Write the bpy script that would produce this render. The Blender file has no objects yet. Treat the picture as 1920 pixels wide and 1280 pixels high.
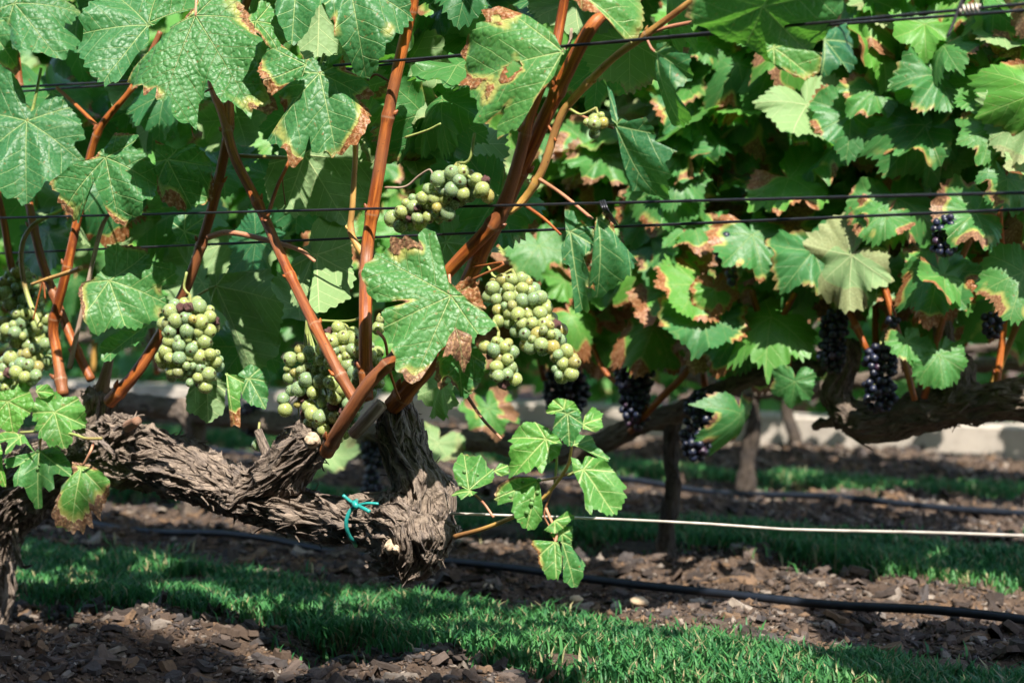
import bpy, math, random
import numpy as np
from mathutils import Vector, Matrix, Quaternion

random.seed(7)
rng = np.random.default_rng(7)
scene = bpy.context.scene
C = scene.collection
R_ = math.radians

# ------------------------------------------------------------------ camera
FPX = 3733.0                      # focal length in pixels of the 1920 px wide photograph
H = 0.486                         # camera height
AZ = R_(127.3)                    # heading of the view; the rows run along X
PITCH = math.atan(120 / FPX)
FWD_H = np.array([math.cos(AZ), math.sin(AZ), 0.0])
FWD = FWD_H * math.cos(PITCH) + np.array([0, 0, -math.sin(PITCH)])
RIGHT = np.array([math.sin(AZ), -math.cos(AZ), 0.0])
UP = np.cross(RIGHT, FWD)
CAM = np.array([0.0, 0.0, H])
D1, D2, D3, D4 = 1.83, 2.86, 3.92, 4.80     # distance of the four vine rows
cam_data = bpy.data.cameras.new('camera')
cam = bpy.data.objects.new('camera', cam_data)
C.objects.link(cam)
cam.matrix_world = Matrix(((RIGHT[0], UP[0], -FWD[0], 0), (RIGHT[1], UP[1], -FWD[1], 0), (RIGHT[2], UP[2], -FWD[2], H), (0, 0, 0, 1)))
cam_data.sensor_width = 36.0
cam_data.lens = FPX / 1920 * 36
cam_data.clip_start = 0.05
cam_data.clip_end = 500
cam_data.dof.use_dof = True
cam_data.dof.focus_distance = 2.42
cam_data.dof.aperture_fstop = 5.4
scene.camera = cam

# ------------------------------------------------------------------ light
SUN_EL = R_(50)
SUN_AZ = AZ + R_(12)              # heading in which the sunlight travels
sdir = np.array([math.cos(SUN_AZ) * math.cos(SUN_EL), math.sin(SUN_AZ) * math.cos(SUN_EL), -math.sin(SUN_EL)])
world = bpy.data.worlds.new('World')
scene.world = world
world.use_nodes = True
wn = world.node_tree
wn.nodes.clear()
sky = wn.nodes.new('ShaderNodeTexSky')
sky.sky_type = 'NISHITA'
sky.sun_disc = False
sky.sun_elevation = SUN_EL
sky.sun_rotation = math.atan2(-sdir[0], -sdir[1])
bg = wn.nodes.new('ShaderNodeBackground')
bg.inputs['Strength'].default_value = 0.15
wo = wn.nodes.new('ShaderNodeOutputWorld')
wn.links.new(sky.outputs[0], bg.inputs[0])
wn.links.new(bg.outputs[0], wo.inputs[0])
sun_data = bpy.data.lights.new('sun', 'SUN')
sun_data.energy = 4.8
sun_data.angle = R_(0.55)
sun_data.color = (1.0, 0.93, 0.82)
sun = bpy.data.objects.new('sun', sun_data)
C.objects.link(sun)
sun.rotation_euler = Vector(sdir).to_track_quat('-Z', 'Y').to_euler()
sun.location = (1, -2, 5)
scene.view_settings.view_transform = 'Standard'
scene.view_settings.look = 'None'
scene.view_settings.exposure = 1.4
scene.view_settings.gamma = 1.0
scene.render.engine = 'CYCLES'
scene.cycles.use_denoising = True
scene.cycles.max_bounces = 5
scene.cycles.diffuse_bounces = 3
scene.cycles.glossy_bounces = 2
scene.cycles.transmission_bounces = 4
scene.cycles.use_adaptive_sampling = True
scene.cycles.adaptive_threshold = 0.02
scene.cycles.transparent_max_bounces = 6

# ------------------------------------------------------------------ helpers
def ray(px, py):
    return FWD + RIGHT * ((px - 960) / FPX) - UP * ((py - 640) / FPX)

def at(px, py, D):
    d = ray(px, py)
    return CAM + d * (D / d[1])

def mpp(P):                                   # metres per photograph pixel at P
    return float(np.dot(P - CAM, FWD)) / FPX

def nrm(v):
    v = np.asarray(v, float)
    return v / (np.linalg.norm(v) + 1e-12)

def _hash(ix, iy, iz):
    h = (ix * 374761393 + iy * 668265263 + iz * 1442695041) & 0xFFFFFFFF
    h = ((h ^ (h >> 13)) * 1274126177) & 0xFFFFFFFF
    h = ((h ^ (h >> 16)) * 2246822519) & 0xFFFFFFFF
    return ((h ^ (h >> 15)) & 0xFFFF) / 32767.5 - 1.0

def noise(p):
    p = np.atleast_2d(np.asarray(p, float))
    i = np.floor(p).astype(np.int64)
    f = p - i
    f = f * f * f * (f * (f * 6 - 15) + 10)
    out = 0
    for dx in (0, 1):
        wx = f[:, 0] if dx else 1 - f[:, 0]
        for dy in (0, 1):
            wy = f[:, 1] if dy else 1 - f[:, 1]
            for dz in (0, 1):
                wz = f[:, 2] if dz else 1 - f[:, 2]
                out = out + wx * wy * wz * _hash(i[:, 0] + dx, i[:, 1] + dy, i[:, 2] + dz)
    return out

def fbm(p, octv=3):
    a, s, o = 1.0, 0.0, 0
    p = np.asarray(p, float)
    for k in range(octv):
        o = o + a * noise(p + 17.3 * k)
        s += a
        a *= 0.5
        p = p * 2.03
    return o / s

def make_mesh(name, V, Q=None, T=None, smooth=True):
    me = bpy.data.meshes.new(name)
    V = np.asarray(V, np.float32)
    nq = 0 if Q is None else len(Q)
    ntr = 0 if T is None else len(T)
    me.vertices.add(len(V))
    me.vertices.foreach_set('co', V.ravel())
    loops = []
    if nq: loops.append(np.asarray(Q, np.int32).ravel())
    if ntr: loops.append(np.asarray(T, np.int32).ravel())
    loops = np.concatenate(loops)
    me.loops.add(len(loops))
    me.loops.foreach_set('vertex_index', loops)
    me.polygons.add(nq + ntr)
    st = np.concatenate([np.arange(nq) * 4, nq * 4 + np.arange(ntr) * 3]).astype(np.int32)
    me.polygons.foreach_set('loop_start', st)
    me.polygons.foreach_set('use_smooth', np.full(nq + ntr, smooth, dtype=bool))
    me.update(calc_edges=True)
    me.validate()
    return me

def add_attr(me, name, typ, data, domain='POINT'):
    a = me.attributes.new(name, typ, domain)
    key = {'FLOAT': 'value', 'FLOAT_VECTOR': 'vector'}[typ]
    a.data.foreach_set(key, np.asarray(data, np.float32).ravel())

def obj(name, me, mat=None, parent=None, loc=(0, 0, 0), rot=None, scale=None):
    o = bpy.data.objects.new(name, me)
    C.objects.link(o)
    if mat is not None and len(me.materials) == 0:
        me.materials.append(mat)
    if parent is not None:
        o.parent = parent
    M = Matrix.Translation(Vector([float(v) for v in loc]))
    if rot is not None:
        M = M @ rot.to_4x4()
    if scale is not None:
        M = M @ Matrix.Diagonal((scale[0], scale[1], scale[2], 1))
    o.matrix_basis = M
    return o

def thing(name, label, cat, loc=(0, 0, 0), group=None):
    o = bpy.data.objects.new(name, None)
    o.empty_display_size = 0.05
    C.objects.link(o)
    o.location = [float(v) for v in loc]
    tag(o, label, cat, group)
    return o

def tag(o, label=None, cat=None, group=None, kind=None):
    if label: o['label'] = label
    if cat: o['category'] = cat
    if group: o['group'] = group
    if kind: o['kind'] = kind
    return o

def rotm(x, y, z):
    return Matrix(((x[0], y[0], z[0]), (x[1], y[1], z[1]), (x[2], y[2], z[2])))

# ------------------------------------------------------------------ materials
def mat_new(name):
    m = bpy.data.materials.new(name)
    m.use_nodes = True
    m.node_tree.nodes.clear()
    return m, m.node_tree

class NT:
    def __init__(s, nt): s.nt = nt
    def __call__(s, typ, ins=None, out=0, **props):
        n = s.nt.nodes.new(typ)
        for k, v in props.items(): setattr(n, k, v)
        for k, v in (ins or {}).items():
            if isinstance(v, bpy.types.NodeSocket): s.nt.links.new(v, n.inputs[k])
            else: n.inputs[k].default_value = v
        s.last = n
        return n.outputs[out] if len(n.outputs) else None
    def m(s, op, a, b=0.0, c=None, clamp=False):
        ins = {0: a, 1: b}
        if c is not None: ins[2] = c
        return s('ShaderNodeMath', ins, operation=op, use_clamp=clamp)
    def mix(s, f, a, b):
        n = s.nt.nodes.new('ShaderNodeMix')
        n.data_type = 'RGBA'
        for k, v in ((0, f), (6, a), (7, b)):
            if isinstance(v, bpy.types.NodeSocket): s.nt.links.new(v, n.inputs[k])
            else: n.inputs[k].default_value = v
        return n.outputs[2]
    def smooth(s, x, lo, hi, a=0.0, b=1.0):
        return s('ShaderNodeMapRange', {0: x, 1: lo, 2: hi, 3: a, 4: b}, interpolation_type='SMOOTHSTEP')
    def attr(s, name, typ='GEOMETRY', out=2):
        return s('ShaderNodeAttribute', out=out, attribute_name=name, attribute_type=typ)
    dim = '3D'
    def tex(s, vec, scale, detail=3.0, rough=0.5, out=0):
        return s('ShaderNodeTexNoise', {'Vector': vec, 'Scale': scale, 'Detail': detail, 'Roughness': rough}, out=out, noise_dimensions=s.dim)
    def scalev(s, vec, x, y, z):
        return s('ShaderNodeVectorMath', {0: vec, 1: (x, y, z)}, operation='MULTIPLY')
    def bump(s, h, strength, dist, normal=None):
        ins = {'Height': h, 'Strength': strength, 'Distance': dist}
        if normal is not None: ins['Normal'] = normal
        return s('ShaderNodeBump', ins)
    def out(s, sh):
        s('ShaderNodeOutputMaterial', {0: sh})

def c4(r, g, b): return (r, g, b, 1.0)

def leaf_material(name, far=False, mid=False):
    m, t = mat_new(name)
    n = NT(t)
    n.dim = '3D' if far else '2D'
    if far:
        isl = n('ShaderNodeNewGeometry', out=8)
        bro = n.smooth(isl, 0.55, 1.0, 0.0, 0.8)
        hue = n.m('FRACT', n.m('MULTIPLY', isl, 7.3))
        geo = n('ShaderNodeNewGeometry', out=0)
        pos = n.scalev(geo, 10, 10, 10)
    else:
        bro = n.attr('brown', 'OBJECT')
        hue = n.attr('hue', 'OBJECT')
        pos = n('ShaderNodeUVMap', uv_map='leaf')
    rnd = n.attr('seed', 'OBJECT') if not far else hue
    mdist = n.attr('mdist')
    pv = n('ShaderNodeVectorMath', {0: pos, 1: n('ShaderNodeCombineXYZ', {0: n.m('MULTIPLY', rnd, 37.0), 1: n.m('MULTIPLY', rnd, 91.0), 2: rnd})}, operation='ADD')
    n1 = n.tex(pv, 2.2, 4.0, 0.6)
    n2 = n.tex(pv, 9.0, 3.0, 0.6)
    nz = n.m('ADD', n.m('MULTIPLY', n.m('SUBTRACT', n1, 0.5), 0.10), n.m('MULTIPLY', n.m('SUBTRACT', n2, 0.5), 0.09))
    e = n.m('ADD', mdist, nz)                    # distance from the margin, roughened
    patch = n.m('ADD', n.smooth(n.tex(pv, 1.5, 1.0), 0.42, 0.66, -0.35, 1.0), n.smooth(bro, 0.6, 1.6, 0.0, 1.2))
    thr = n.m('SUBTRACT', n.m('ADD', n.m('MULTIPLY', n.m('MULTIPLY', bro, 0.52), patch), n.m('MULTIPLY', bro, 0.10)), 0.02)
    rel = n.m('SUBTRACT', e, thr)                # below 0 = dead tissue
    has_thr = n.smooth(thr, 0.0, 0.07)
    green_w = n.m('SUBTRACT', 1.0, n.m('MULTIPLY', n.m('SUBTRACT', 1.0, n.smooth(rel, 0.01, 0.13)), has_thr))
    halo_w = n.m('SUBTRACT', 1.0, n.m('MULTIPLY', n.m('SUBTRACT', 1.0, n.smooth(rel, -0.012, 0.02)), has_thr))
    hasb = n.smooth(bro, 0.0, 0.06)
    dark = n.mix(hue, c4(0.020, 0.110, 0.048), c4(0.082, 0.255, 0.036))
    n3 = n.tex(pv, 1.1, 2.0)
    green = n.mix(n.m('MULTIPLY', n3, 0.6), dark, n.mix(hue, c4(0.040, 0.174, 0.072), c4(0.13, 0.325, 0.050)))
    halo = n.mix(n2, c4(0.30, 0.36, 0.07), c4(0.52, 0.44, 0.16))
    brn = n.mix(n2, c4(0.36, 0.13, 0.04), c4(0.16, 0.055, 0.022))
    rv = n.m('FRACT', n.m('MULTIPLY', rnd, 17.3))
    brn = n.mix(n.smooth(rv, 0.3, 0.9), brn, n.mix(n2, c4(0.33, 0.17, 0.10), c4(0.10, 0.045, 0.028)))
    n4 = n.tex(pv, 25.0, 2.0)
    brn = n.mix(n.smooth(n4, 0.45, 0.75), brn, c4(0.50, 0.28, 0.15))
    col = n.mix(green_w, halo, green)
    col = n.mix(halo_w, brn, col)
    col = n.mix(hasb, green, col)
    col = n.mix(n.smooth(n1, 0.5, 0.8, 0.0, 0.16), col, c4(0.14, 0.29, 0.14))
    spot = n.smooth(n.tex(pv, 16.0, 1.0), 0.74, 0.79, 0.0, 0.7)
    col = n.mix(n.m('MULTIPLY', spot, hasb), col, c4(0.22, 0.13, 0.05))
    geo_bf = n('ShaderNodeNewGeometry', out=6)
    if not far:
        vuv = n('ShaderNodeUVMap', uv_map='vein')
        sep = n('ShaderNodeSeparateXYZ', {0: vuv})
        u = t.nodes[-1].outputs[0]
        v = t.nodes[-1].outputs[1]
        av = n.m('ABSOLUTE', v)
        w1 = n.m('MAXIMUM', n.m('SUBTRACT', 0.0135, n.m('MULTIPLY', u, 0.0085)), 0.004)
        prim = n.m('SUBTRACT', 1.0, n.smooth(n.m('DIVIDE', av, w1), 0.35, 1.15))
        wob = n.m('MULTIPLY', n.m('SUBTRACT', n.tex(pv, 6.0, 2.0), 0.5), 0.10)
        side = n.m('MULTIPLY', n.m('GREATER_THAN', v, 0.0), 0.45)
        sarg = n.m('ADD', n.m('ADD', n.m('DIVIDE', n.m('SUBTRACT', u, n.m('MULTIPLY', av, 0.85)), 0.19), side), wob)
        fr = n.m('ABSOLUTE', n.m('SUBTRACT', n.m('FRACT', sarg), 0.5))
        sd = n.m('MULTIPLY', fr, 0.19 * 0.75)
        sec = n.m('SUBTRACT', 1.0, n.smooth(sd, 0.0015, 0.0062))
        sec = n.m('MULTIPLY', sec, n.m('SUBTRACT', 1.0, n.smooth(av, 0.30, 0.60)))
        if not mid: vor = n('ShaderNodeTexVoronoi', {'Vector': pv, 'Scale': 17.0}, feature='DISTANCE_TO_EDGE', voronoi_dimensions='2D')
        if not mid:
            ter = n.m('SUBTRACT', 1.0, n.smooth(vor, 0.01, 0.075))
            vor2 = n('ShaderNodeTexVoronoi', {'Vector': n('ShaderNodeVectorMath', {0: pv, 1: n('ShaderNodeVectorMath', {0: n.tex(pv, 8.0, 2.0, out=1), 1: (0.06, 0.06, 0.0)}, operation='MULTIPLY')}, operation='ADD'), 'Scale': 17.0, 'Smoothness': 0.55}, feature='SMOOTH_F1', voronoi_dimensions='2D')
            cell = n.m('SUBTRACT', 1.0, n.m('MULTIPLY', vor2, vor2))
        vein = n.m('MAXIMUM', prim, n.m('MULTIPLY', sec, 0.75))
        vcol = n.mix(hue, c4(0.30, 0.42, 0.17), c4(0.42, 0.52, 0.17))
        col = n.mix(n.m('MULTIPLY', n.m('MULTIPLY', vein, 0.5 if mid else 0.75), n.m('ADD', 0.35, n.m('MULTIPLY', halo_w, 0.65))), col, vcol)
        if not mid: col = n.mix(n.m('MULTIPLY', ter, 0.16), col, vcol)
        hgt = n.m('SUBTRACT', n.m('MULTIPLY', n2, 0.8), n.m('MULTIPLY', vein, 0.7)) if mid else n.m('SUBTRACT', n.m('SUBTRACT', n.m('MULTIPLY', cell, 1.0), n.m('MULTIPLY', sec, 0.55)), n.m('MULTIPLY', prim, 0.9))
        quilt = n.attr('quilt', 'OBJECT')
        nor = n.bump(hgt, quilt, 0.0026)
        if not mid:
            nor = n.bump(n.tex(pv, 5.0, 2.0), 0.25, 0.006, nor)
            wrk = n.m('MULTIPLY', n.m('SUBTRACT', 1.0, halo_w), n.tex(pv, 14.0, 3.0))
            nor = n.bump(wrk, 0.7, 0.004, nor)
    else:
        nor = n.bump(n.tex(pos, 6.0, 3.0), 0.5, 0.004)
    under = n.mix(0.5, n.mix(0.55, col, c4(0.32, 0.40, 0.20)), c4(0.19, 0.31, 0.13))
    if not far:
        under = n.mix(n.m('MULTIPLY', vein, 0.75), under, c4(0.45, 0.52, 0.26))
    colf = n.mix(geo_bf, col, under)
    rough = n.m('ADD', n.m('ADD', 0.34, n.m('MULTIPLY', n1, 0.24)), n.m('MULTIPLY', geo_bf, 0.22))
    p = n('ShaderNodeBsdfPrincipled', {'Base Color': colf, 'Roughness': rough, 'Specular IOR Level': 0.42, 'Normal': nor})
    n.last.inputs['Sheen Weight'].default_value = 0.0
    tc = n.mix(0.6, col, c4(0.17, 0.50, 0.02))
    tc = n.mix(n.m('SUBTRACT', 1.0, halo_w), tc, n.mix(hasb, col, brn))
    tr = n('ShaderNodeBsdfTranslucent', {'Color': tc, 'Normal': nor})
    sh = n('ShaderNodeMixShader', {0: 0.36, 1: p, 2: tr})
    n.out(sh)
    return m

def cane_material(name, ca, cb, cc, rough=0.46):
    m, t = mat_new(name)
    n = NT(t)
    fib = n.attr('fib', out=1)
    a = n.tex(n.scalev(fib, 10, 230, 230), 1.0, 4.0, 0.7)
    b = n.tex(n.scalev(fib, 25, 60, 60), 1.0, 3.0, 0.6)
    col = n.mix(n.smooth(a, 0.38, 0.64), c4(*ca), c4(*cb))
    col = n.mix(n.smooth(b, 0.55, 0.75), col, c4(*cc))
    nod = n.attr('node')
    dull = n.tex(n.scalev(fib, 9, 9, 9), 1.0, 2.0)
    col = n.mix(n.smooth(dull, 0.42, 0.62, 0.0, 0.75), col, c4(0.17, 0.070, 0.034))
    col = n.mix(n.smooth(nod, 0.6, 0.95, 0.0, 0.55), col, c4(0.30, 0.19, 0.12))
    spots = n.tex(n.scalev(fib, 300, 300, 300), 1.0, 2.0)
    col = n.mix(n.smooth(spots, 0.68, 0.74), col, c4(0.06, 0.03, 0.02))
    nor = n.bump(a, 0.7, 0.0016)
    nor = n.bump(b, 0.4, 0.003, nor)
    n.out(n('ShaderNodeBsdfPrincipled', {'Base Color': col, 'Roughness': rough, 'Specular IOR Level': 0.33, 'Normal': nor}))
    return m

def bark_material(name, tint=1.0):
    m, t = mat_new(name)
    n = NT(t)
    fib = n.attr('fib', out=1)
    wv = n('ShaderNodeVectorMath', {0: fib, 1: n.scalev(n.tex(n.scalev(fib, 22, 30, 30), 1.0, 2.0, out=1), 0.02, 0.02, 0.02)}, operation='ADD')
    a = n.tex(n.scalev(wv, 45, 420, 420), 1.0, 4.0, 0.65)
    b = n.tex(n.scalev(wv, 14, 120, 120), 1.0, 4.0, 0.6)
    c = n.tex(n.scalev(fib, 16, 16, 16), 1.0, 3.0, 0.6)
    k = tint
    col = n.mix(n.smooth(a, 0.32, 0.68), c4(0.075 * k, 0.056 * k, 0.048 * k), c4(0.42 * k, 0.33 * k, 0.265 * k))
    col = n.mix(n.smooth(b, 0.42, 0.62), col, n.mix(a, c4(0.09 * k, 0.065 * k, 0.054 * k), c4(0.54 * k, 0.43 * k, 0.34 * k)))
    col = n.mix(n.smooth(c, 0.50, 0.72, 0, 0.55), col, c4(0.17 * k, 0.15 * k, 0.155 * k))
    nor = n.bump(b, 0.9, 0.006)
    nor = n.bump(a, 1.0, 0.004, nor)
    n.out(n('ShaderNodeBsdfPrincipled', {'Base Color': col, 'Roughness': 0.85, 'Specular IOR Level': 0.2, 'Normal': nor}))
    return m

def simple_material(name, col, rough=0.6, spec=0.4, metal=0.0, var=0.0, vscale=60.0, bump=0.0):
    m, t = mat_new(name)
    n = NT(t)
    pos = n('ShaderNodeTexCoord', out=3)
    z = n.tex(pos, vscale, 4.0, 0.6)
    c = n.mix(n.smooth(z, 0.3, 0.7), c4(*[x * (1 - var) for x in col]), c4(*[min(1, x * (1 + var)) for x in col]))
    ins = {'Base Color': c, 'Roughness': rough, 'Specular IOR Level': spec, 'Metallic': metal}
    if bump: ins['Normal'] = n.bump(z, 0.6, bump)
    n.out(n('ShaderNodeBsdfPrincipled', ins))
    return m

def berry_material(name, dark=False):
    m, t = mat_new(name)
    n = NT(t)
    oi = n('ShaderNodeObjectInfo', out=5)
    tc = n('ShaderNodeTexCoord', out=3)
    off = n('ShaderNodeVectorMath', {0: tc, 1: n('ShaderNodeCombineXYZ', {0: n.m('MULTIPLY', oi, 53.0), 1: n.m('MULTIPLY', oi, 17.0), 2: 0.0})}, operation='ADD')
    z = n.tex(off, 1.3, 3.0, 0.6)
    z2 = n.tex(off, 3.5, 4.0, 0.7)
    sep = n('ShaderNodeSeparateXYZ', {0: tc})
    pole = t.nodes[-1].outputs[2]
    if dark:
        col = n.mix(n.smooth(z, 0.35, 0.7), c4(0.004, 0.005, 0.013), c4(0.018, 0.025, 0.06))
        col = n.mix(n.smooth(oi, 0.90, 0.93, 0, 0.5), col, c4(0.06, 0.02, 0.045))
        p = n('ShaderNodeBsdfPrincipled', {'Base Color': col, 'Roughness': n.smooth(z2, 0.3, 0.7, 0.28, 0.55), 'Specular IOR Level': 0.5})
        n.out(p)
        return m
    col = n.mix(n.smooth(oi, 0.15, 0.75), c4(0.27, 0.39, 0.21), c4(0.41, 0.48, 0.18))
    h2 = n.m('FRACT', n.m('MULTIPLY', oi, 11.7))
    col = n.mix(n.smooth(h2, 0.82, 0.98, 0, 0.6), col, c4(0.46, 0.33, 0.09))
    col = n.mix(n.smooth(z, 0.5, 0.75, 0, 0.55), col, c4(0.36, 0.42, 0.27))
    rus = n.m('MULTIPLY', n.smooth(z2, 0.60, 0.72), n.smooth(n.m('FRACT', n.m('MULTIPLY', oi, 5.1)), 0.45, 0.9))
    col = n.mix(n.m('MULTIPLY', rus, 0.75), col, c4(0.22, 0.10, 0.035))
    col = n.mix(n.smooth(pole, 0.955, 0.985), col, c4(0.07, 0.04, 0.02))
    p = n('ShaderNodeBsdfPrincipled', {'Base Color': col, 'Roughness': n.smooth(z2, 0.3, 0.7, 0.16, 0.40), 'Specular IOR Level': 0.5,
        'Subsurface Weight': 0.7, 'Subsurface Radius': (1.0, 0.9, 0.35), 'Subsurface Scale': 0.007, 'Transmission Weight': 0.40, 'IOR': 1.36})
    n.out(p)
    return m

def soil_material():
    m, t = mat_new('soil')
    n = NT(t)
    pos = n('ShaderNodeNewGeometry', out=0)
    a = n.tex(pos, 4.5, 5.0, 0.65)
    b = n.tex(pos, 45.0, 5.0, 0.7)
    c = n.tex(pos, 160.0, 3.0, 0.6)
    col = n.mix(n.smooth(b, 0.3, 0.7), c4(0.042, 0.029, 0.022), c4(0.112, 0.078, 0.057))
    col = n.mix(n.smooth(a, 0.56, 0.72, 0, 0.85), col, n.mix(b, c4(0.15, 0.075, 0.034), c4(0.27, 0.155, 0.078)))
    col = n.mix(n.smooth(c, 0.62, 0.7, 0, 0.6), col, c4(0.28, 0.24, 0.20))
    nor = n.bump(b, 0.9, 0.012)
    nor = n.bump(c, 0.8, 0.004, nor)
    n.out(n('ShaderNodeBsdfPrincipled', {'Base Color': col, 'Roughness': 0.95, 'Specular IOR Level': 0.15, 'Normal': nor}))
    return m

def chip_material():
    m, t = mat_new('mulch')
    n = NT(t)
    isl = n('ShaderNodeNewGeometry', out=8)
    pos = n('ShaderNodeNewGeometry', out=0)
    r = n('ShaderNodeValToRGB', {0: isl})
    cr = t.nodes[-1].color_ramp
    cr.interpolation = 'CONSTANT'
    stops = [(0, (0.055, 0.042, 0.036)), (0.22, (0.11, 0.075, 0.055)), (0.42, (0.16, 0.12, 0.10)), (0.60, (0.085, 0.075, 0.075)), (0.76, (0.24, 0.15, 0.09)), (0.88, (0.30, 0.25, 0.21)), (0.95, (0.42, 0.35, 0.29))]
    stops = [(p, tuple(v * 0.62 for v in c)) for p, c in stops]
    cr.elements[0].color = c4(*stops[0][1])
    cr.elements[1].position = stops[1][0]; cr.elements[1].color = c4(*stops[1][1])
    for p, c in stops[2:]:
        el = cr.elements.new(p); el.color = c4(*c)
    z = n.tex(pos, 120.0, 4.0, 0.6)
    col = n.mix(n.smooth(z, 0.3, 0.75, 0, 0.5), r, c4(0.05, 0.035, 0.028))
    n.out(n('ShaderNodeBsdfPrincipled', {'Base Color': col, 'Roughness': 0.85, 'Specular IOR Level': 0.25, 'Normal': n.bump(z, 0.6, 0.004)}))
    return m

def grass_material():
    m, t = mat_new('grass')
    n = NT(t)
    isl = n('ShaderNodeNewGeometry', out=8)
    pos = n('ShaderNodeNewGeometry', out=0)
    z = n.tex(pos, 5.0, 3.0)
    col = n.mix(isl, c4(0.020, 0.115, 0.042), c4(0.062, 0.22, 0.056))
    col = n.mix(n.smooth(z, 0.45, 0.75, 0, 0.35), col, c4(0.09, 0.22, 0.05))
    col = n.mix(n.smooth(n.m('FRACT', n.m('MULTIPLY', isl, 13.7)), 0.88, 0.92), col, c4(0.30, 0.27, 0.14))
    p = n('ShaderNodeBsdfPrincipled', {'Base Color': col, 'Roughness': 0.5, 'Specular IOR Level': 0.3})
    tr = n('ShaderNodeBsdfTranslucent', {'Color': col})
    n.out(n('ShaderNodeMixShader', {0: 0.35, 1: p, 2: tr}))
    return m

M_LEAF = leaf_material('vine_leaf')
M_LEAF2 = leaf_material('back_leaf', mid=True)
M_FAR = leaf_material('far_leaf', far=True)
M_CANE = cane_material('cane_bark', (0.16, 0.036, 0.008), (0.40, 0.120, 0.022), (0.12, 0.030, 0.012))
M_CANEY = cane_material('young_cane_bark', (0.42, 0.24, 0.06), (0.50, 0.30, 0.09), (0.30, 0.14, 0.03))
M_GREENSTEM = cane_material('green_stem', (0.22, 0.29, 0.08), (0.32, 0.36, 0.12), (0.26, 0.20, 0.07))
M_PINKSTEM = cane_material('pink_stem', (0.40, 0.17, 0.10), (0.48, 0.25, 0.15), (0.30, 0.10, 0.06))
M_GREYWOOD = cane_material('grey_dead_wood', (0.22, 0.16, 0.12), (0.42, 0.33, 0.26), (0.14, 0.11, 0.10), 0.8)
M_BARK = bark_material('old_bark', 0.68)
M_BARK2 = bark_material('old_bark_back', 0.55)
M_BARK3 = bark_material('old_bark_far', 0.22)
M_CUT = simple_material('cut_wood', (0.40, 0.31, 0.22), 0.8, 0.2, var=0.35, vscale=150, bump=0.003)
M_BERRY = berry_material('green_grape_skin')
M_BERRYD = berry_material('dark_grape_skin', True)
M_RAISIN = simple_material('shrivelled_skin', (0.10, 0.045, 0.04), 0.5, 0.4, var=0.5, vscale=200, bump=0.003)
M_WIRE = simple_material('dark_wire', (0.035, 0.035, 0.042), 0.35, 0.5, 0.6, var=0.3)
M_WIREW = simple_material('galvanised_wire', (0.62, 0.56, 0.50), 0.5, 0.5, 0.3, var=0.25, vscale=40)
M_HOSE = simple_material('black_hose', (0.006, 0.009, 0.016), 0.5, 0.35, var=0.3)
M_TIE = simple_material('green_tie_plastic', (0.02, 0.26, 0.24), 0.35, 0.5, var=0.15)
M_KERB = simple_material('kerb_stone', (0.36, 0.32, 0.28), 0.9, 0.2, var=0.2, vscale=9, bump=0.004)
M_SOIL = soil_material()
M_CHIP = chip_material()
M_GRASS = grass_material()
M_STONE = simple_material('field_stone', (0.44, 0.33, 0.22), 0.85, 0.2, var=0.25, vscale=40, bump=0.003)

# ------------------------------------------------------------------ tubes
def resample(P, rad, step):
    P = np.asarray(P, float); rad = np.asarray(rad, float)
    n = len(P)
    if n == 2:
        k = max(2, int(np.linalg.norm(P[1] - P[0]) / step))
        tt = np.linspace(0, 1, k + 1)[:, None]
        return P[0] * (1 - tt) + P[1] * tt, rad[0] * (1 - tt[:, 0]) + rad[1] * tt[:, 0]
    Pe = np.vstack([2 * P[0] - P[1], P, 2 * P[-1] - P[-2]])
    outp, outr = [], []
    for i in range(n - 1):
        p0, p1, p2, p3 = Pe[i], Pe[i + 1], Pe[i + 2], Pe[i + 3]
        k = max(1, int(round(np.linalg.norm(p2 - p1) / step)))
        for j in range(k):
            t = j / k
            outp.append(0.5 * ((2 * p1) + (-p0 + p2) * t + (2 * p0 - 5 * p1 + 4 * p2 - p3) * t * t + (-p0 + 3 * p1 - 3 * p2 + p3) * t ** 3))
            s = t * t * (3 - 2 * t)
            outr.append(rad[i] * (1 - s) + rad[i + 1] * s)
    outp.append(P[-1]); outr.append(rad[-1])
    return np.array(outp), np.array(outr)

def frames(P):
    T = np.gradient(P, axis=0)
    T /= np.linalg.norm(T, axis=1)[:, None] + 1e-12
    N = np.zeros_like(T)
    a = np.array([0, 0, 1.0]) if abs(T[0][2]) < 0.9 else np.array([1.0, 0, 0])
    N[0] = nrm(np.cross(T[0], a))
    for i in range(1, len(P)):
        v = N[i - 1] - T[i] * np.dot(N[i - 1], T[i])
        N[i] = nrm(v)
    return T, N, np.cross(T, N)

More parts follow.
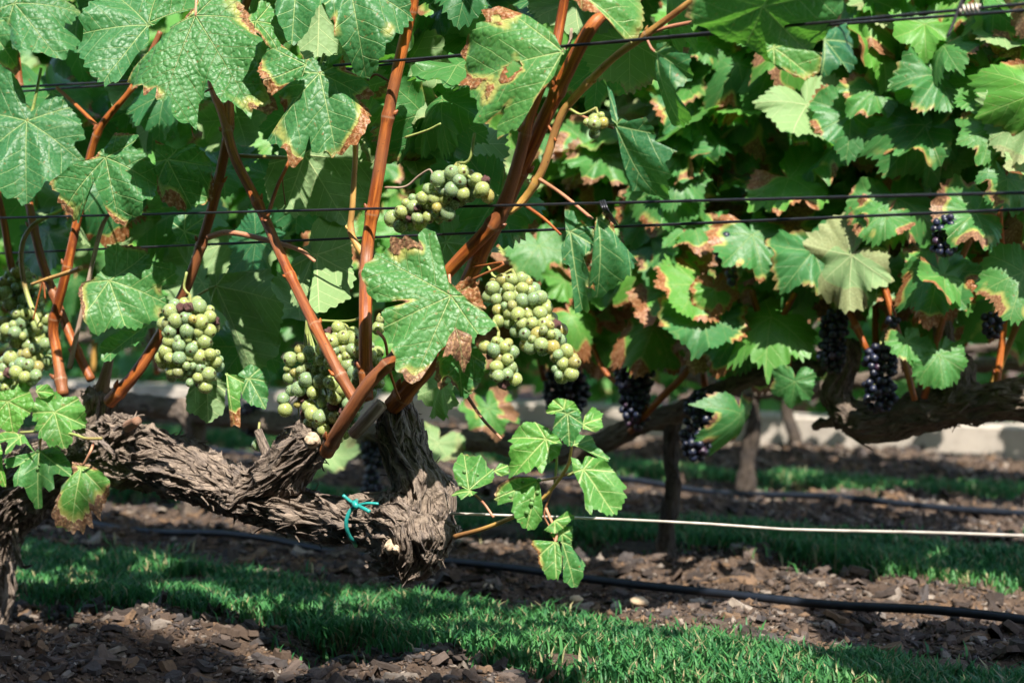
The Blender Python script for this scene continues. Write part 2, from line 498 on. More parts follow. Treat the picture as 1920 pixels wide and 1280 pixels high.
def tube_arrays(P, rad, seg=12, cap=True, nodes=None, lump=0.0, seed=0.0):
    T, N, B = frames(P)
    s = np.concatenate([[0], np.cumsum(np.linalg.norm(np.diff(P, axis=0), axis=1))])
    r = np.array(rad, float)
    nv = np.zeros(len(P))
    if nodes is not None:
        for x in nodes:
            g = np.exp(-((s - x) / 0.006) ** 2)
            r = r * (1 + 0.20 * g)
            nv = np.maximum(nv, np.exp(-((s - x) / 0.0035) ** 2))
    ph = np.linspace(0, 2 * np.pi, seg, endpoint=False)
    cs, sn = np.cos(ph), np.sin(ph)
    rr = r[:, None] * np.ones(seg)[None]
    fibv = np.stack([np.repeat(s, seg), (cs[None] * r[:, None]).ravel(), (sn[None] * r[:, None]).ravel()], 1)
    fibv[:, 1:] += seed
    if lump:
        q = np.stack([np.repeat(s, seg) * 18, np.tile(cs, len(P)) * 1.3, np.tile(sn, len(P)) * 1.3], 1) + seed * 3
        q2 = np.stack([np.repeat(s, seg) * 40, np.tile(cs, len(P)) * 5, np.tile(sn, len(P)) * 5], 1) + seed * 3
        q[:, 0] *= 0.6; q2[:, 0] *= 0.5
        rr = rr * (1 + lump * noise(q).reshape(len(P), seg) + lump * 0.55 * noise(q2).reshape(len(P), seg))
    V = P[:, None] + N[:, None] * (cs[None] * rr)[..., None] + B[:, None] * (sn[None] * rr)[..., None]
    V = V.reshape(-1, 3)
    i, j = np.meshgrid(np.arange(len(P) - 1), np.arange(seg), indexing='ij')
    a = i * seg + j; b = i * seg + (j + 1) % seg
    Q = np.stack([a, b, b + seg, a + seg], -1).reshape(-1, 4)
    Tn = np.zeros((0, 3), int)
    nodev = np.repeat(nv, seg)
    if cap:
        c0 = len(V)
        V = np.vstack([V, P[0] - T[0] * r[0] * 0.3, P[-1] + T[-1] * r[-1] * 0.3])
        fibv = np.vstack([fibv, [s[0], seed, seed], [s[-1], seed, seed]])
        nodev = np.append(nodev, [0, 0])
        k = np.arange(seg)
        k2 = (k + 1) % seg
        e = (len(P) - 1) * seg
        Tn = np.vstack([np.stack([k2, k, np.full(seg, c0)], 1), np.stack([e + k, e + k2, np.full(seg, c0 + 1)], 1)])
    return V, Q, Tn, fibv, nodev

def tube_obj(name, P, rad, mat, parent, seg=12, step=0.006, nodes=None, lump=0.0, wob=0.0):
    P = np.asarray(P, float)
    seed = random.random() * 5
    Pr, rr = resample(P, rad, step)
    if wob:
        q = np.cumsum(np.concatenate([[0], np.linalg.norm(np.diff(Pr, axis=0), axis=1)]))
        for k in range(3):
            Pr[:, k] += wob * noise(np.stack([q * 9, np.full(len(q), seed * 7 + k * 5.1), np.zeros(len(q))], 1))
    if nodes == 'auto':
        L = np.linalg.norm(np.diff(Pr, axis=0), axis=1).sum()
        nodes, x = [], random.uniform(0.02, 0.05)
        while x < L:
            nodes.append(x); x += random.uniform(0.075, 0.14)
    base = np.array(parent.location) if parent is not None else np.zeros(3)
    V, Q, Tn, fibv, nv = tube_arrays(Pr, rr, seg, True, nodes, lump, seed)
    o0 = Pr[0]
    if nodes:
        sl = np.concatenate([[0], np.cumsum(np.linalg.norm(np.diff(Pr, axis=0), axis=1))])
        T_, N_, B_ = frames(Pr)
        for kk, x in enumerate(nodes):
            i_ = min(np.searchsorted(sl, x), len(Pr) - 1)
            an = random.uniform(-0.7, 0.7) + (math.pi if kk % 2 else 0)
            sd = nrm(np.cross(T_[i_], FWD)) * math.cos(an) - FWD * abs(math.sin(an))
            b0 = Pr[i_] + sd * rr[i_] * 0.7
            bp = [b0, b0 + sd * rr[i_] * 0.55 + T_[i_] * rr[i_] * 0.4, b0 + sd * rr[i_] * random.uniform(0.7, 1.1) + T_[i_] * rr[i_] * random.uniform(0.8, 1.5)]
            bv, bq, bt, bf, bn = tube_arrays(np.array(bp), np.array([0.5, 0.42, 0.12]) * rr[i_], 6)
            kq = len(V)
            V = np.vstack([V, bv]); Q = np.vstack([Q, bq + kq]); Tn = np.vstack([Tn, bt + kq]); fibv = np.vstack([fibv, bf + seed]); nv = np.append(nv, np.full(len(bv), 0.55))
    me = make_mesh(name, V - o0, Q, Tn)
    add_attr(me, 'fib', 'FLOAT_VECTOR', fibv)
    add_attr(me, 'node', 'FLOAT', nv)
    return obj(name, me, mat, parent, o0 - base)

# ------------------------------------------------------------------ leaves
CTRL = [(0, 1.0), (10, 0.90), (20, 0.74), (29, 0.64), (38, 0.76), (48, 0.90), (55, 0.94), (64, 0.86), (74, 0.72), (84, 0.66), (96, 0.74), (108, 0.80), (122, 0.74), (138, 0.66), (152, 0.56), (164, 0.42), (174, 0.20), (180, 0.06)]

def generic_R(seed, sinus=1.0):
    r = np.random.default_rng(seed)
    a = np.array([c[0] for c in CTRL], float)
    def half():
        v = np.array([c[1] for c in CTRL], float)
        mean = 0.82
        v[:12] = mean + (v[:12] - mean) * sinus
        v[1:14] *= 1 + r.normal(0, 0.05, 13)
        return v
    vr, vl = half(), half()
    vl[0] = vr[0]
    def R(th):
        d = np.degrees(np.abs(th))
        return np.where(th >= 0, np.interp(d, a, vr), np.interp(d, a, vl))
    return R

def teeth(th, seed, amp):
    r = np.random.default_rng(seed + 99)
    n = 200
    ph = np.cumsum(r.uniform(0.6, 1.4, n)) * R_(8.0)
    ph = ph - ph[n // 2]
    am = r.uniform(0.4, 1.3, n)
    i = np.clip(np.searchsorted(ph, th), 1, n - 1)
    f = (th - ph[i - 1]) / (ph[i] - ph[i - 1])
    saw = np.where(f < 0.62, f / 0.62, (1 - f) / 0.38)
    return 1 + amp * am[i] * (saw - 0.45)

def leaf_mesh(Rf, L, veins=(-108, -52, 0, 52, 108), NTH=110, NR=11, seed=0, amp=0.09, cup=0.25, bulge=0.10, ruffle=0.10, bend=0.2, holes=(), skew=0.0, mat=None):
    """polar leaf blade round the stalk junction; x right, y to the tip, z the upper side. L = length in metres."""
    veins = [R_(v) for v in sorted(veins)]
    bnd = [-math.pi] + [(veins[i] + veins[i + 1]) / 2 for i in range(len(veins) - 1)] + [math.pi]
    th, sec = [], []
    for i in range(len(veins)):
        k = max(4, int(round(NTH * (bnd[i + 1] - bnd[i]) / (2 * math.pi))))
        th += list(np.linspace(bnd[i], bnd[i + 1], k, endpoint=False))
        sec += [i] * k
    th.append(math.pi)
    th = np.array(th); sec = np.array(sec)
    nt = len(th)
    R = Rf(th) * L
    Rs = np.array([R[np.abs(th - t_) < 0.16].mean() for t_ in th])
    Rt = R * teeth(th, seed, amp)
    rho = np.linspace(0, 1, NR + 1) ** 0.9
    rho[0] = 0.012
    wt = rho[:, None] ** 3
    rr = rho[:, None] * (Rs[None] * (1 - wt) + Rt[None] * wt)
    rr = np.minimum(rr, Rt[None])
    X = rr * np.sin(th)[None]; Y = rr * np.cos(th)[None]
    x, y = X / L, Y / L
    r2 = np.sqrt(x * x + y * y)
    vth = np.array(veins)
    dmin = np.min(np.abs(th[:, None] - vth[None]), axis=1)
    delta = np.clip(dmin / R_(27), 0, 1)[None] * np.ones_like(x)
    fr = np.random.default_rng(seed + 5)
    o = fr.uniform(0, 50)
    rh = rho[:, None] * np.ones_like(x)
    nz = noise(np.stack([x.ravel() * 2.2 + o, y.ravel() * 2.2 + o, np.full(x.size, o)], 1)).reshape(x.shape)
    edge = noise(np.stack([np.sin(th) * 2.6 + o, np.cos(th) * 2.6 - o, np.full(nt, o)], 1))[None]
    edge2 = noise(np.stack([np.sin(th) * 7 + o, np.cos(th) * 7 - o, np.full(nt, o)], 1))[None]
    Z = L * (-cup * r2 ** 2 * 0.6 + bulge * r2 * np.sin(delta * math.pi / 2) ** 2 - bend * y * np.abs(y) * 0.5
             + ruffle * rh ** 2 * (edge + 0.25 * edge2 * rh ** 3) * r2 + 0.06 * nz * r2 + skew * x * np.abs(x))
    V = np.stack([X, Y, Z], -1).reshape(-1, 3)
    md = ((1 - rho)[:, None] * np.maximum(R, 0.3 * L)[None]) / L
    keep = np.ones((NR, nt - 1), bool)
    for (hx, hy, hr) in holes:
        d = np.hypot(X - hx, Y - hy)
        wig = 1 + 0.35 * noise(np.stack([X.ravel() / hr * 1.3 + o, Y.ravel() / hr * 1.3, np.full(X.size, 3.3)], 1)).reshape(X.shape)
        dd = d - hr * wig
        md = np.minimum(md, np.clip(dd, 0, None) / L * 3.5)
        fc = (dd[:-1, :-1] + dd[1:, :-1] + dd[:-1, 1:] + dd[1:, 1:]) / 4
        keep &= fc > 0
    i, j = np.meshgrid(np.arange(NR), np.arange(nt - 1), indexing='ij')
    a = i * nt + j
    Q = np.stack([a, a + 1, a + nt + 1, a + nt], -1)
    secq = np.broadcast_to(sec[None], (NR, nt - 1))
    Q = Q[keep]; secq = secq[keep]
    used = np.unique(Q)
    remap = -np.ones(len(V), int); remap[used] = np.arange(len(used))
    Q = remap[Q]
    xf, yf = X.ravel()[used] * 10, Y.ravel()[used] * 10
    me = make_mesh('leaf', V[used], Q)
    add_attr(me, 'mdist', 'FLOAT', md.ravel()[used])
    uv = me.uv_layers.new(name='leaf')
    lx = np.stack([xf[Q], yf[Q]], -1).reshape(-1, 2)
    uv.data.foreach_set('uv', lx.astype(np.float32).ravel())
    va = vth[secq][:, None]
    U = xf[Q] * np.sin(va) + yf[Q] * np.cos(va)
    W = xf[Q] * np.cos(va) - yf[Q] * np.sin(va)
    uv2 = me.uv_layers.new(name='vein')
    uv2.data.foreach_set('uv', np.stack([U, W], -1).astype(np.float32).ravel())
    me.materials.append(mat or M_LEAF)
    return me

def leaf_props(o, brown, hue, quilt):
    o['brown'] = float(brown); o['hue'] = float(hue); o['quilt'] = float(quilt); o['seed'] = random.random()
    return o

def leaf_rot(n, tip):
    z = nrm(n)
    y = nrm(tip - z * np.dot(tip, z))
    x = np.cross(y, z)
    return rotm(x, y, z)

VARIANTS = []
for k in range(18):
    VARIANTS.append(leaf_mesh(generic_R(k + 1, [0.45, 0.2, 0.75, 0.35][k % 4]), 0.10, NTH=190, NR=9, amp=0.115, seed=k * 3 + 1, cup=random.uniform(-0.3, 1.1),
                              bulge=random.uniform(-0.05, 0.22), ruffle=random.uniform(0.12, 0.42), bend=random.uniform(-0.2, 1.1), skew=random.uniform(-0.6, 0.6), mat=M_LEAF2))

def put_leaf(parent, P, n, tip, size, brown, hue, quilt=0.5, stalk=None):
    me = random.choice(VARIANTS)
    s = size / 0.10
    base = np.array(parent.location)
    o = obj('leaf', me, None, parent, P - base, leaf_rot(n, tip), (s * random.uniform(0.9, 1.1), s, s))
    leaf_props(o, brown, hue, quilt)
    return o

def hero(parent, zoom, J, poly, off=0.0, n=(0, 0), flip=False, brown=0.2, hue=0.3, quilt=0.7, tip=None, cup=0.28, bulge=0.13, ruffle=0.26, bend=0.2, holes=(),
         amp=0.06, D=None, galls=0, veins=(-108, -52, 0, 52, 108), stalk=None, smat=None, sr=2.6, soff=0.01):
    zx, zy, zs = zoom
    f = lambda p: (zx + p[0] / zs, zy + p[1] / zs)
    D = (D1 if D is None else D) - off
    jx, jy = f(J)
    P = at(jx, jy, D)
    nn = nrm(-FWD * 0.95 + np.array([0, 0, 0.42]) + RIGHT * n[0] + np.array([0, 0, 1.0]) * n[1])
    def onplane(p):
        q = f(p)
        d = ray(*q)
        t = np.dot(P - CAM, nn) / np.dot(d, nn)
        return CAM + d * t - P
    pts = np.array([onplane(p) for p in poly])
    if flip: nn = -nn
    tp = onplane(tip) if tip is not None else pts[np.argmax(np.linalg.norm(pts, axis=1))]
    rot = leaf_rot(nn, tp)
    Rm = np.array(rot)
    loc = pts @ Rm                                    # local coordinates
    L = float(np.linalg.norm(tp))
    A = loc[:, :2]; Bp = np.roll(A, -1, axis=0)
    def Rf(th):
        dx, dy = np.sin(th), np.cos(th)
        out = np.full(len(th), 0.0)
        for a, b in zip(A, Bp):
            e = b - a
            den = dx * e[1] - dy * e[0]
            den = np.where(np.abs(den) < 1e-9, 1e-9, den)
            t = (a[0] * e[1] - a[1] * e[0]) / den
            u = (a[0] * dy - a[1] * dx) / den
            ok = (t > 0) & (u >= 0) & (u <= 1)
            out = np.where(ok & (t > out), t, out)
        out = np.maximum(out, 0.03 * L)
        return out / L
    hl = []
    for h in holes:
        q = onplane((h[0], h[1])) @ Rm
        hl.append((q[0], q[1], h[2] / zs * mpp(P)))
    me = leaf_mesh(Rf, L, veins=veins, NTH=210, NR=26 if L > 0.06 else 16, seed=random.randrange(9999), amp=amp, cup=cup, bulge=bulge, ruffle=ruffle, bend=bend, holes=hl)
    base = np.array(parent.location)
    o = obj('leaf', me, None, parent, P - base, rot)
    leaf_props(o, brown, hue, quilt)
    if stalk is not None:
        pp = [P - nn * (0.001 if not flip else -0.001)]
        rr = [sr]
        for q in stalk:
            pp.append(at(*f(q), D + soff))
            rr.append(sr * 1.1)
        V = tube_arrays(*resample(pp, np.array(rr) * mpp(P), 0.006), 8)
        me2 = make_mesh('petiole', (V[0] - P) @ Rm, V[1], V[2])
        add_attr(me2, 'fib', 'FLOAT_VECTOR', V[3]); add_attr(me2, 'node', 'FLOAT', V[4])
        obj('petiole', me2, smat or M_GREENSTEM, o)
    if galls:
        GV, GQ, k = [], [], 0
        for g in range(galls):
            th = random.uniform(-1.4, 1.4); r = Rf(np.array([th]))[0] * L * random.uniform(0.25, 0.85)
            c = np.array([r * math.sin(th), r * math.cos(th), -0.6 * cup * r * r / L + 0.001])
            s = random.uniform(0.0016, 0.0030)
            v, q = uvsphere(8, 5)
            GV.append(v * np.array([s, s, s * 0.8]) + c); GQ.append(q + k); k += len(v)
        me3 = make_mesh('galls', np.vstack(GV), np.vstack(GQ))
        g = obj('galls', me3, M_GALL, o)
        g['kind'] = 'stuff'
    return o

def uvsphere(seg, ring):
    ph = np.linspace(0, 2 * np.pi, seg, endpoint=False)
    te = np.linspace(0.001, np.pi - 0.001, ring + 1)
    V = np.stack([np.outer(np.sin(te), np.cos(ph)), np.outer(np.sin(te), np.sin(ph)), np.outer(np.cos(te), np.ones(seg))], -1).reshape(-1, 3)
    i, j = np.meshgrid(np.arange(ring), np.arange(seg), indexing='ij')
    a = i * seg + j; b = i * seg + (j + 1) % seg
    return V, np.stack([a, a + seg, b + seg, b], -1).reshape(-1, 4)

M_GALL = simple_material('leaf_gall', (0.10, 0.20, 0.06), 0.5, 0.4, var=0.3)
Z0 = (0, 0, 1.0); Z1 = (0, 0, 2.977); Z2 = (440, 0, 2.977); Z3 = (0, 380, 2.977); Z4 = (540, 380, 2.977); Z6 = (560, 720, 2.977)
ZE = (0, 680, 4.0); ZB = (230, 0, 5.567); ZR = (1000, 0, 2.977); ZQ = (1040, 380, 3.048); ZP = (560, 380, 4.925)

#==SETTING==
# ------------------------------------------------------------------ ground
def in_view_x(D, pad):
    return -1.28 * D - pad, -0.41 * D + pad

def is_grass(y, x):
    w = 0.05 * noise(np.stack([x * 3.1, y * 0 + 2, y * 0], 1)) + 0.025 * noise(np.stack([x * 11, y * 0 + 7, y * 0], 1))
    g = np.zeros(len(y))
    for a, b in ((1.95, 2.30), (2.96, 3.33), (4.02, 4.28)):
        g = np.maximum(g, np.clip((y - a - w) / 0.04, 0, 1) * np.clip((b + w - y) / 0.04, 0, 1))
    return g

def ground_z(x, y):
    p = np.stack([x, y, np.zeros_like(x)], 1)
    g = is_grass(y, x)
    clod = 0.016 * noise(p * 14) + 0.011 * noise(p * 33 + 5) + 0.02 * noise(p * 4 + 9)
    return clod * (1 - 0.7 * g) + 0.012 * g - 0.004

xs = np.concatenate([[-60, -20, -10], np.arange(-7.2, 0.01, 0.016), [1, 3, 10, 60]])
ys = np.concatenate([[-60, -20, -6, -1, 0.6], np.arange(1.3, 5.2, 0.016), [5.6, 7, 12, 30, 90]])
gx, gy = np.meshgrid(xs, ys, indexing='ij')
gz = ground_z(gx.ravel(), gy.ravel())
i, j = np.meshgrid(np.arange(len(xs) - 1), np.arange(len(ys) - 1), indexing='ij')
a = i * len(ys) + j
gq = np.stack([a, a + len(ys), a + len(ys) + 1, a + 1], -1).reshape(-1, 4)
go = obj('ground', make_mesh('ground', np.stack([gx.ravel(), gy.ravel(), gz], 1), gq), M_SOIL)
tag(go, 'brown soil with clods under the vine rows', kind='structure')

def grass_strip(y0, y1, dens, h, label):
    xa, xb = in_view_x((y0 + y1) / 2, 0.35)
    n = int((xb - xa) * (y1 - y0) * dens)
    x = rng.uniform(xa, xb, n); y = rng.uniform(y0 - 0.06, y1 + 0.06, n)
    k = (is_grass(y, x) > rng.uniform(-0.05, 0.95, n)) & (noise(np.stack([x * 7, y * 7, x * 0 + 1], 1)) > -0.5 - 0.3 * rng.uniform(0, 1, n))
    x, y = x[k], y[k]
    n = len(x)
    z = ground_z(x, y)
    hh = h * rng.uniform(0.45, 1.25, n) * (1 + 0.45 * noise(np.stack([x * 6, y * 6, x * 0 + 3], 1)))
    a = rng.uniform(0, 2 * np.pi, n)
    lean = hh * rng.uniform(0.2, 1.1, n)
    w = rng.uniform(0.0011, 0.0024, n)
    b = a + np.pi / 2
    dx, dy = np.cos(a), np.sin(a)
    wx, wy = np.cos(b) * w, np.sin(b) * w
    P = np.stack([x, y, z], 1)
    mid = P + np.stack([dx * lean * 0.3, dy * lean * 0.3, hh * 0.6], 1)
    tipp = P + np.stack([dx * lean, dy * lean, hh * rng.uniform(0.75, 1.0, n)], 1)
    W = np.stack([wx, wy, wx * 0], 1)
    V = np.stack([P - W, P + W, mid + W * 0.8, mid - W * 0.8, tipp], 1).reshape(-1, 3)
    o = np.arange(n) * 5
    Q = np.stack([o, o + 1, o + 2, o + 3], 1)
    T = np.stack([o + 3, o + 2, o + 4], 1)
    tag(obj('grass', make_mesh('grass', V, Q, T), M_GRASS), label, 'grass', kind='stuff')

grass_strip(1.95, 2.30, 80000, 0.021, 'strip of short green grass between the front vine row and the hose')
grass_strip(2.96, 3.33, 48000, 0.023, 'strip of sunlit grass behind the dark vine trunk')
grass_strip(4.02, 4.28, 34000, 0.024, 'farthest strip of grass in front of the pale kerb')

def mulch(y0, y1, dens, label, smax=0.034):
    xa, xb = in_view_x((y0 + y1) / 2, 0.3)
    n = int((xb - xa) * (y1 - y0) * dens)
    x = rng.uniform(xa, xb, n); y = rng.uniform(y0, y1, n)
    k = is_grass(y, x) < 0.5
    x, y = x[k], y[k]; n = len(x)
    z = ground_z(x, y)
    s = 0.003 + (smax - 0.003) * rng.uniform(0, 1, n) ** 3.2
    asp = np.stack([np.ones(n), rng.uniform(0.18, 0.75, n), rng.uniform(0.12, 0.5, n)], 1) * s[:, None]
    octa = np.array([[1, 0, 0], [-1, 0, 0], [0.15, 1, 0], [-0.1, -1, 0], [0, 0.1, 1], [0, 0, -1]], float)
    V = octa[None] + rng.uniform(-0.4, 0.4, (n, 6, 3))
    V = V * asp[:, None]
    a = rng.uniform(0, 2 * np.pi, n); b = rng.normal(0, 0.55, n)
    ca, sa, cb, sb = np.cos(a)[:, None], np.sin(a)[:, None], np.cos(b)[:, None], np.sin(b)[:, None]
    X, Y, Zc = V[..., 0], V[..., 1], V[..., 2]
    X, Zc = X * cb - Zc * sb, X * sb + Zc * cb
    X, Y = X * ca - Y * sa, X * sa + Y * ca
    V = np.stack([X + x[:, None], Y + y[:, None], Zc + (z + s * 0.12)[:, None]], -1).reshape(-1, 3)
    o = (np.arange(n) * 6)[:, None, None]
    F = np.array([[0, 2, 4], [2, 1, 4], [1, 3, 4], [3, 0, 4], [2, 0, 5], [1, 2, 5], [3, 1, 5], [0, 3, 5]])[None]
    T = (o + F).reshape(-1, 3)
    tag(obj('mulch', make_mesh('mulch', V, None, T, smooth=True), M_CHIP), label, 'mulch', kind='stuff')

mulch(1.45, 2.04, 24000, 'dark crumbs of bark mulch and soil under the front vine', 0.010)
mulch(2.27, 3.02, 18000, 'bark crumbs and pebbles along the nearer black hose', 0.012)
mulch(3.30, 4.06, 12000, 'bark crumbs along the far black hose', 0.015)
mulch(4.26, 5.00, 9000, 'bark crumbs at the foot of the pale kerb', 0.018)

def bark_chips(y0, y1, dens, label, smax):
    xa, xb = in_view_x((y0 + y1) / 2, 0.3)
    n = int((xb - xa) * (y1 - y0) * dens)
    x = rng.uniform(xa, xb, n); y = rng.uniform(y0, y1, n)
    k = is_grass(y, x) < 0.4
    x, y = x[k], y[k]; n = len(x)
    z = ground_z(x, y)
    s = 0.006 + (smax - 0.006) * rng.uniform(0, 1, n) ** 2.2
    m = 9
    th = np.linspace(0, 2 * np.pi, m, endpoint=False)[None] + rng.uniform(-0.25, 0.25, (n, m))
    rad = rng.uniform(0.55, 1.15, (n, m))
    asp = rng.uniform(0.28, 0.75, n)[:, None]
    X = np.cos(th) * rad * s[:, None]; Y = np.sin(th) * rad * s[:, None] * asp
    curl = rng.normal(0, 0.25, n)[:, None]
    Zb = curl * X * X / s[:, None] + rng.normal(0, 0.06, (n, m)) * s[:, None]
    tk = (s * rng.uniform(0.10, 0.28, n))[:, None]
    cx = np.zeros((n, 1))
    X = np.concatenate([X * 0.86, X, cx], 1); Y = np.concatenate([Y * 0.86, Y, cx], 1); Zb = np.concatenate([Zb + tk, Zb - tk * 0.6, cx + tk * 1.15], 1)
    a = rng.uniform(0, 2 * np.pi, n)[:, None]; b = rng.normal(0, 0.32, n)[:, None]
    X, Zb = X * np.cos(b) - Zb * np.sin(b), X * np.sin(b) + Zb * np.cos(b)
    X, Y = X * np.cos(a) - Y * np.sin(a), X * np.sin(a) + Y * np.cos(a)
    V = np.stack([X + x[:, None], Y + y[:, None], Zb + (z + s * 0.08)[:, None]], -1).reshape(-1, 3)
    o = np.arange(n)[:, None] * (2 * m + 1)
    kk = np.arange(m)[None]; k2 = (kk + 1) % m
    T = np.stack([np.broadcast_to(o + 2 * m, (n, m)), o + kk, o + k2], -1).reshape(-1, 3)
    Q = np.stack([o + kk, o + m + kk, o + m + k2, o + k2], -1).reshape(-1, 4)
    tag(obj('bark_chips', make_mesh('bark_chips', V, Q, T, smooth=False), M_CHIP), label, 'bark chips', kind='stuff')
bark_chips(1.45, 2.02, 2600, 'flat dark bark chips on the soil under the front vine', 0.026)
bark_chips(2.28, 3.00, 2300, 'flat bark chips beside the nearer black hose', 0.026)
bark_chips(3.30, 4.06, 1500, 'flat bark chips beside the far black hose', 0.028)
bark_chips(4.26, 5.00, 1300, 'flat bark chips before the pale kerb', 0.030)

def stone(px, py, s, label, D=None):
    d = ray(px, py)
    P = CAM + d * (-H / d[2])
    v, q = uvsphere(12, 8)
    sd = random.random() * 20
    v = v * (1 + 0.28 * noise(v * 1.3 + sd))[:, None] * np.array([s, s * 0.75, s * 0.55])
    o = obj('stone', make_mesh('stone', v, q), M_STONE, None, P + np.array([0, 0, s * 0.35]))
    tag(o, label, 'stone', 'loose stones on the soil')
for px, py, s, lab in ((160, 1232, 0.010, 'tan stone on dark soil below the grass strip, rightmost at lower left'), (140, 1180, 0.009, 'small tan stone just below the grass edge at lower left'),
                       (25, 1242, 0.010, 'tan stone on soil in the bottom left corner beside the trunk'), (915, 1103, 0.009, 'pale stone between black hose and near grass edge'),
                       (1080, 1128, 0.011, 'pale rounded stone below the black hose, right of the hanging leaves'), (1200, 1133, 0.014, 'large flat tan stone just below the black hose')):
    stone(px, py, s, lab)

def line_obj(name, pts, rad, mat, label, cat, group=None, seg=8, step=0.05, sag=0.0):
    Pr, rr = resample(pts, [rad] * len(pts), step)
    if sag:
        s = np.arange(len(Pr))
        for k in (1, 2):
            Pr[:, k] += sag * noise(np.stack([Pr[:, 0] * 3.5, np.full(len(Pr), k * 7.7), Pr[:, 0] * 0], 1))
    V, Q, Tn, fibv, nv = tube_arrays(Pr, rr, seg)
    o = obj(name, make_mesh(name, V - Pr[0], Q, Tn), mat, None, Pr[0])
    return tag(o, label, cat, group)

def gl(x, y, z): return np.array([x, y, z])
line_obj('drip_hose', [gl(-4.2, 2.55, 0.012), gl(-3.0, 2.57, 0.012), gl(-1.8, 2.56, 0.014), gl(-0.5, 2.57, 0.012)], 0.0066, M_HOSE, 'black drip hose lying on mulch along the second vine row', 'hose', step=0.04, sag=0.012)
line_obj('drip_hose', [gl(-6, 3.74, 0.016), gl(-4.4, 3.76, 0.02), gl(-2.6, 3.77, 0.018), gl(-1.2, 3.76, 0.018)], 0.0075, M_HOSE, 'black drip hose lying on mulch before the farthest grass strip', 'hose', step=0.04, sag=0.014)

kerb = thing('kerb', 'low pale stone kerb running behind the vine rows', 'kerb', (-4, 5.05, 0))
def block_mesh(L, W, Hh, b=0.006):
    xx = np.array([-L / 2, -L / 2 + b, L / 2 - b, L / 2]); V = []
    prof = [(-W / 2, -0.05), (-W / 2, Hh - b), (-W / 2 + b, Hh), (W / 2 - b, Hh), (W / 2, Hh - b), (W / 2, -0.05)]
    for k, x_ in enumerate(xx):
        sh = b if k in (0, 3) else 0
        for (py_, pz_) in prof:
            V.append((x_, py_ - np.sign(py_) * sh, pz_ - (sh if pz_ > 0 else 0)))
    Q = []
    for k in range(3):
        for j in range(6):
            Q.append((k * 6 + j, k * 6 + (j + 1) % 6, (k + 1) * 6 + (j + 1) % 6, (k + 1) * 6 + j))
    Q += [(0, 5, 2, 1), (2, 5, 4, 3), (18, 19, 20, 23), (20, 21, 22, 23)]
    return make_mesh('block', np.array(V), np.array(Q), smooth=False)
bm_ = block_mesh(0.996, 0.16, 0.092)
for k in range(8):
    obj('block', bm_, M_KERB, kerb, (-3.6 + k * 1.0 + 0.2, 0, 0))

# foliage masses that read as one
def leaf_cloud(n, fpos, size, seed):
    """many small lobed leaves as one mesh: fan of 15 outline points"""
    r = np.random.default_rng(seed)
    th = np.radians(np.array([-172, -140, -108, -84, -70, -52, -30, -15, 0, 15, 30, 52, 70, 84, 108, 140, 172.0]))
    R = np.array([.25, .6, .8, .62, .78, .93, .64, .8, 1, .8, .64, .93, .78, .62, .8, .6, .25])
    m = len(th)
    P = fpos(r, n)
    s = size * r.uniform(0.65, 1.2, n)
    nn = np.stack([r.normal(0.15, 0.5, n), r.normal(-0.75, 0.45, n), r.normal(0.5, 0.4, n)], 1)
    nn /= np.linalg.norm(nn, axis=1)[:, None]
    tp = np.stack([r.normal(0, 0.55, n), r.normal(-0.25, 0.4, n), r.normal(-1, 0.35, n)], 1)
    tp -= nn * (tp * nn).sum(1)[:, None]
    tp /= np.linalg.norm(tp, axis=1)[:, None]
    xx = np.cross(tp, nn)
    Rr = R[None] * (1 + r.normal(0, 0.08, (n, m)))
    lx = Rr * np.sin(th)[None]; ly = Rr * np.cos(th)[None]
    lz = -0.35 * (lx ** 2 + ly ** 2) * r.uniform(-0.3, 1.2, n)[:, None] + r.normal(0, 0.07, (n, m))
    loc = lx[..., None] * xx[:, None] + ly[..., None] * tp[:, None] + lz[..., None] * nn[:, None]
    V = P[:, None] + loc * s[:, None, None]
    V = np.concatenate([P[:, None] , V], 1).reshape(-1, 3)
    md = np.tile(np.concatenate([[0.7], np.zeros(m)]), n)
    o = np.arange(n)[:, None] * (m + 1)
    k = np.arange(m - 1)[None]
    T = np.stack([np.broadcast_to(o, (n, m - 1)), o + 2 + k, o + 1 + k], -1).reshape(-1, 3)
    me = make_mesh('foliage', V, None, T)
    add_attr(me, 'mdist', 'FLOAT', md)
    return me

def slab(x0, x1, y0, y1, z0, z1, low=0.5):
    def f(r, n):
        z = z0 + (z1 - z0) * r.uniform(0, 1, n) ** low
        return np.stack([r.uniform(x0, x1, n), r.uniform(y0, y1, n), z], 1)
    return f

hd = obj('hedge', leaf_cloud(5200, slab(-8.5, -1.2, 5.2, 5.75, 0.02, 1.9, 1.0), 0.075, 21), M_FAR)
tag(hd, 'dense dark green shrubs growing behind the pale kerb', 'hedge', kind='stuff')
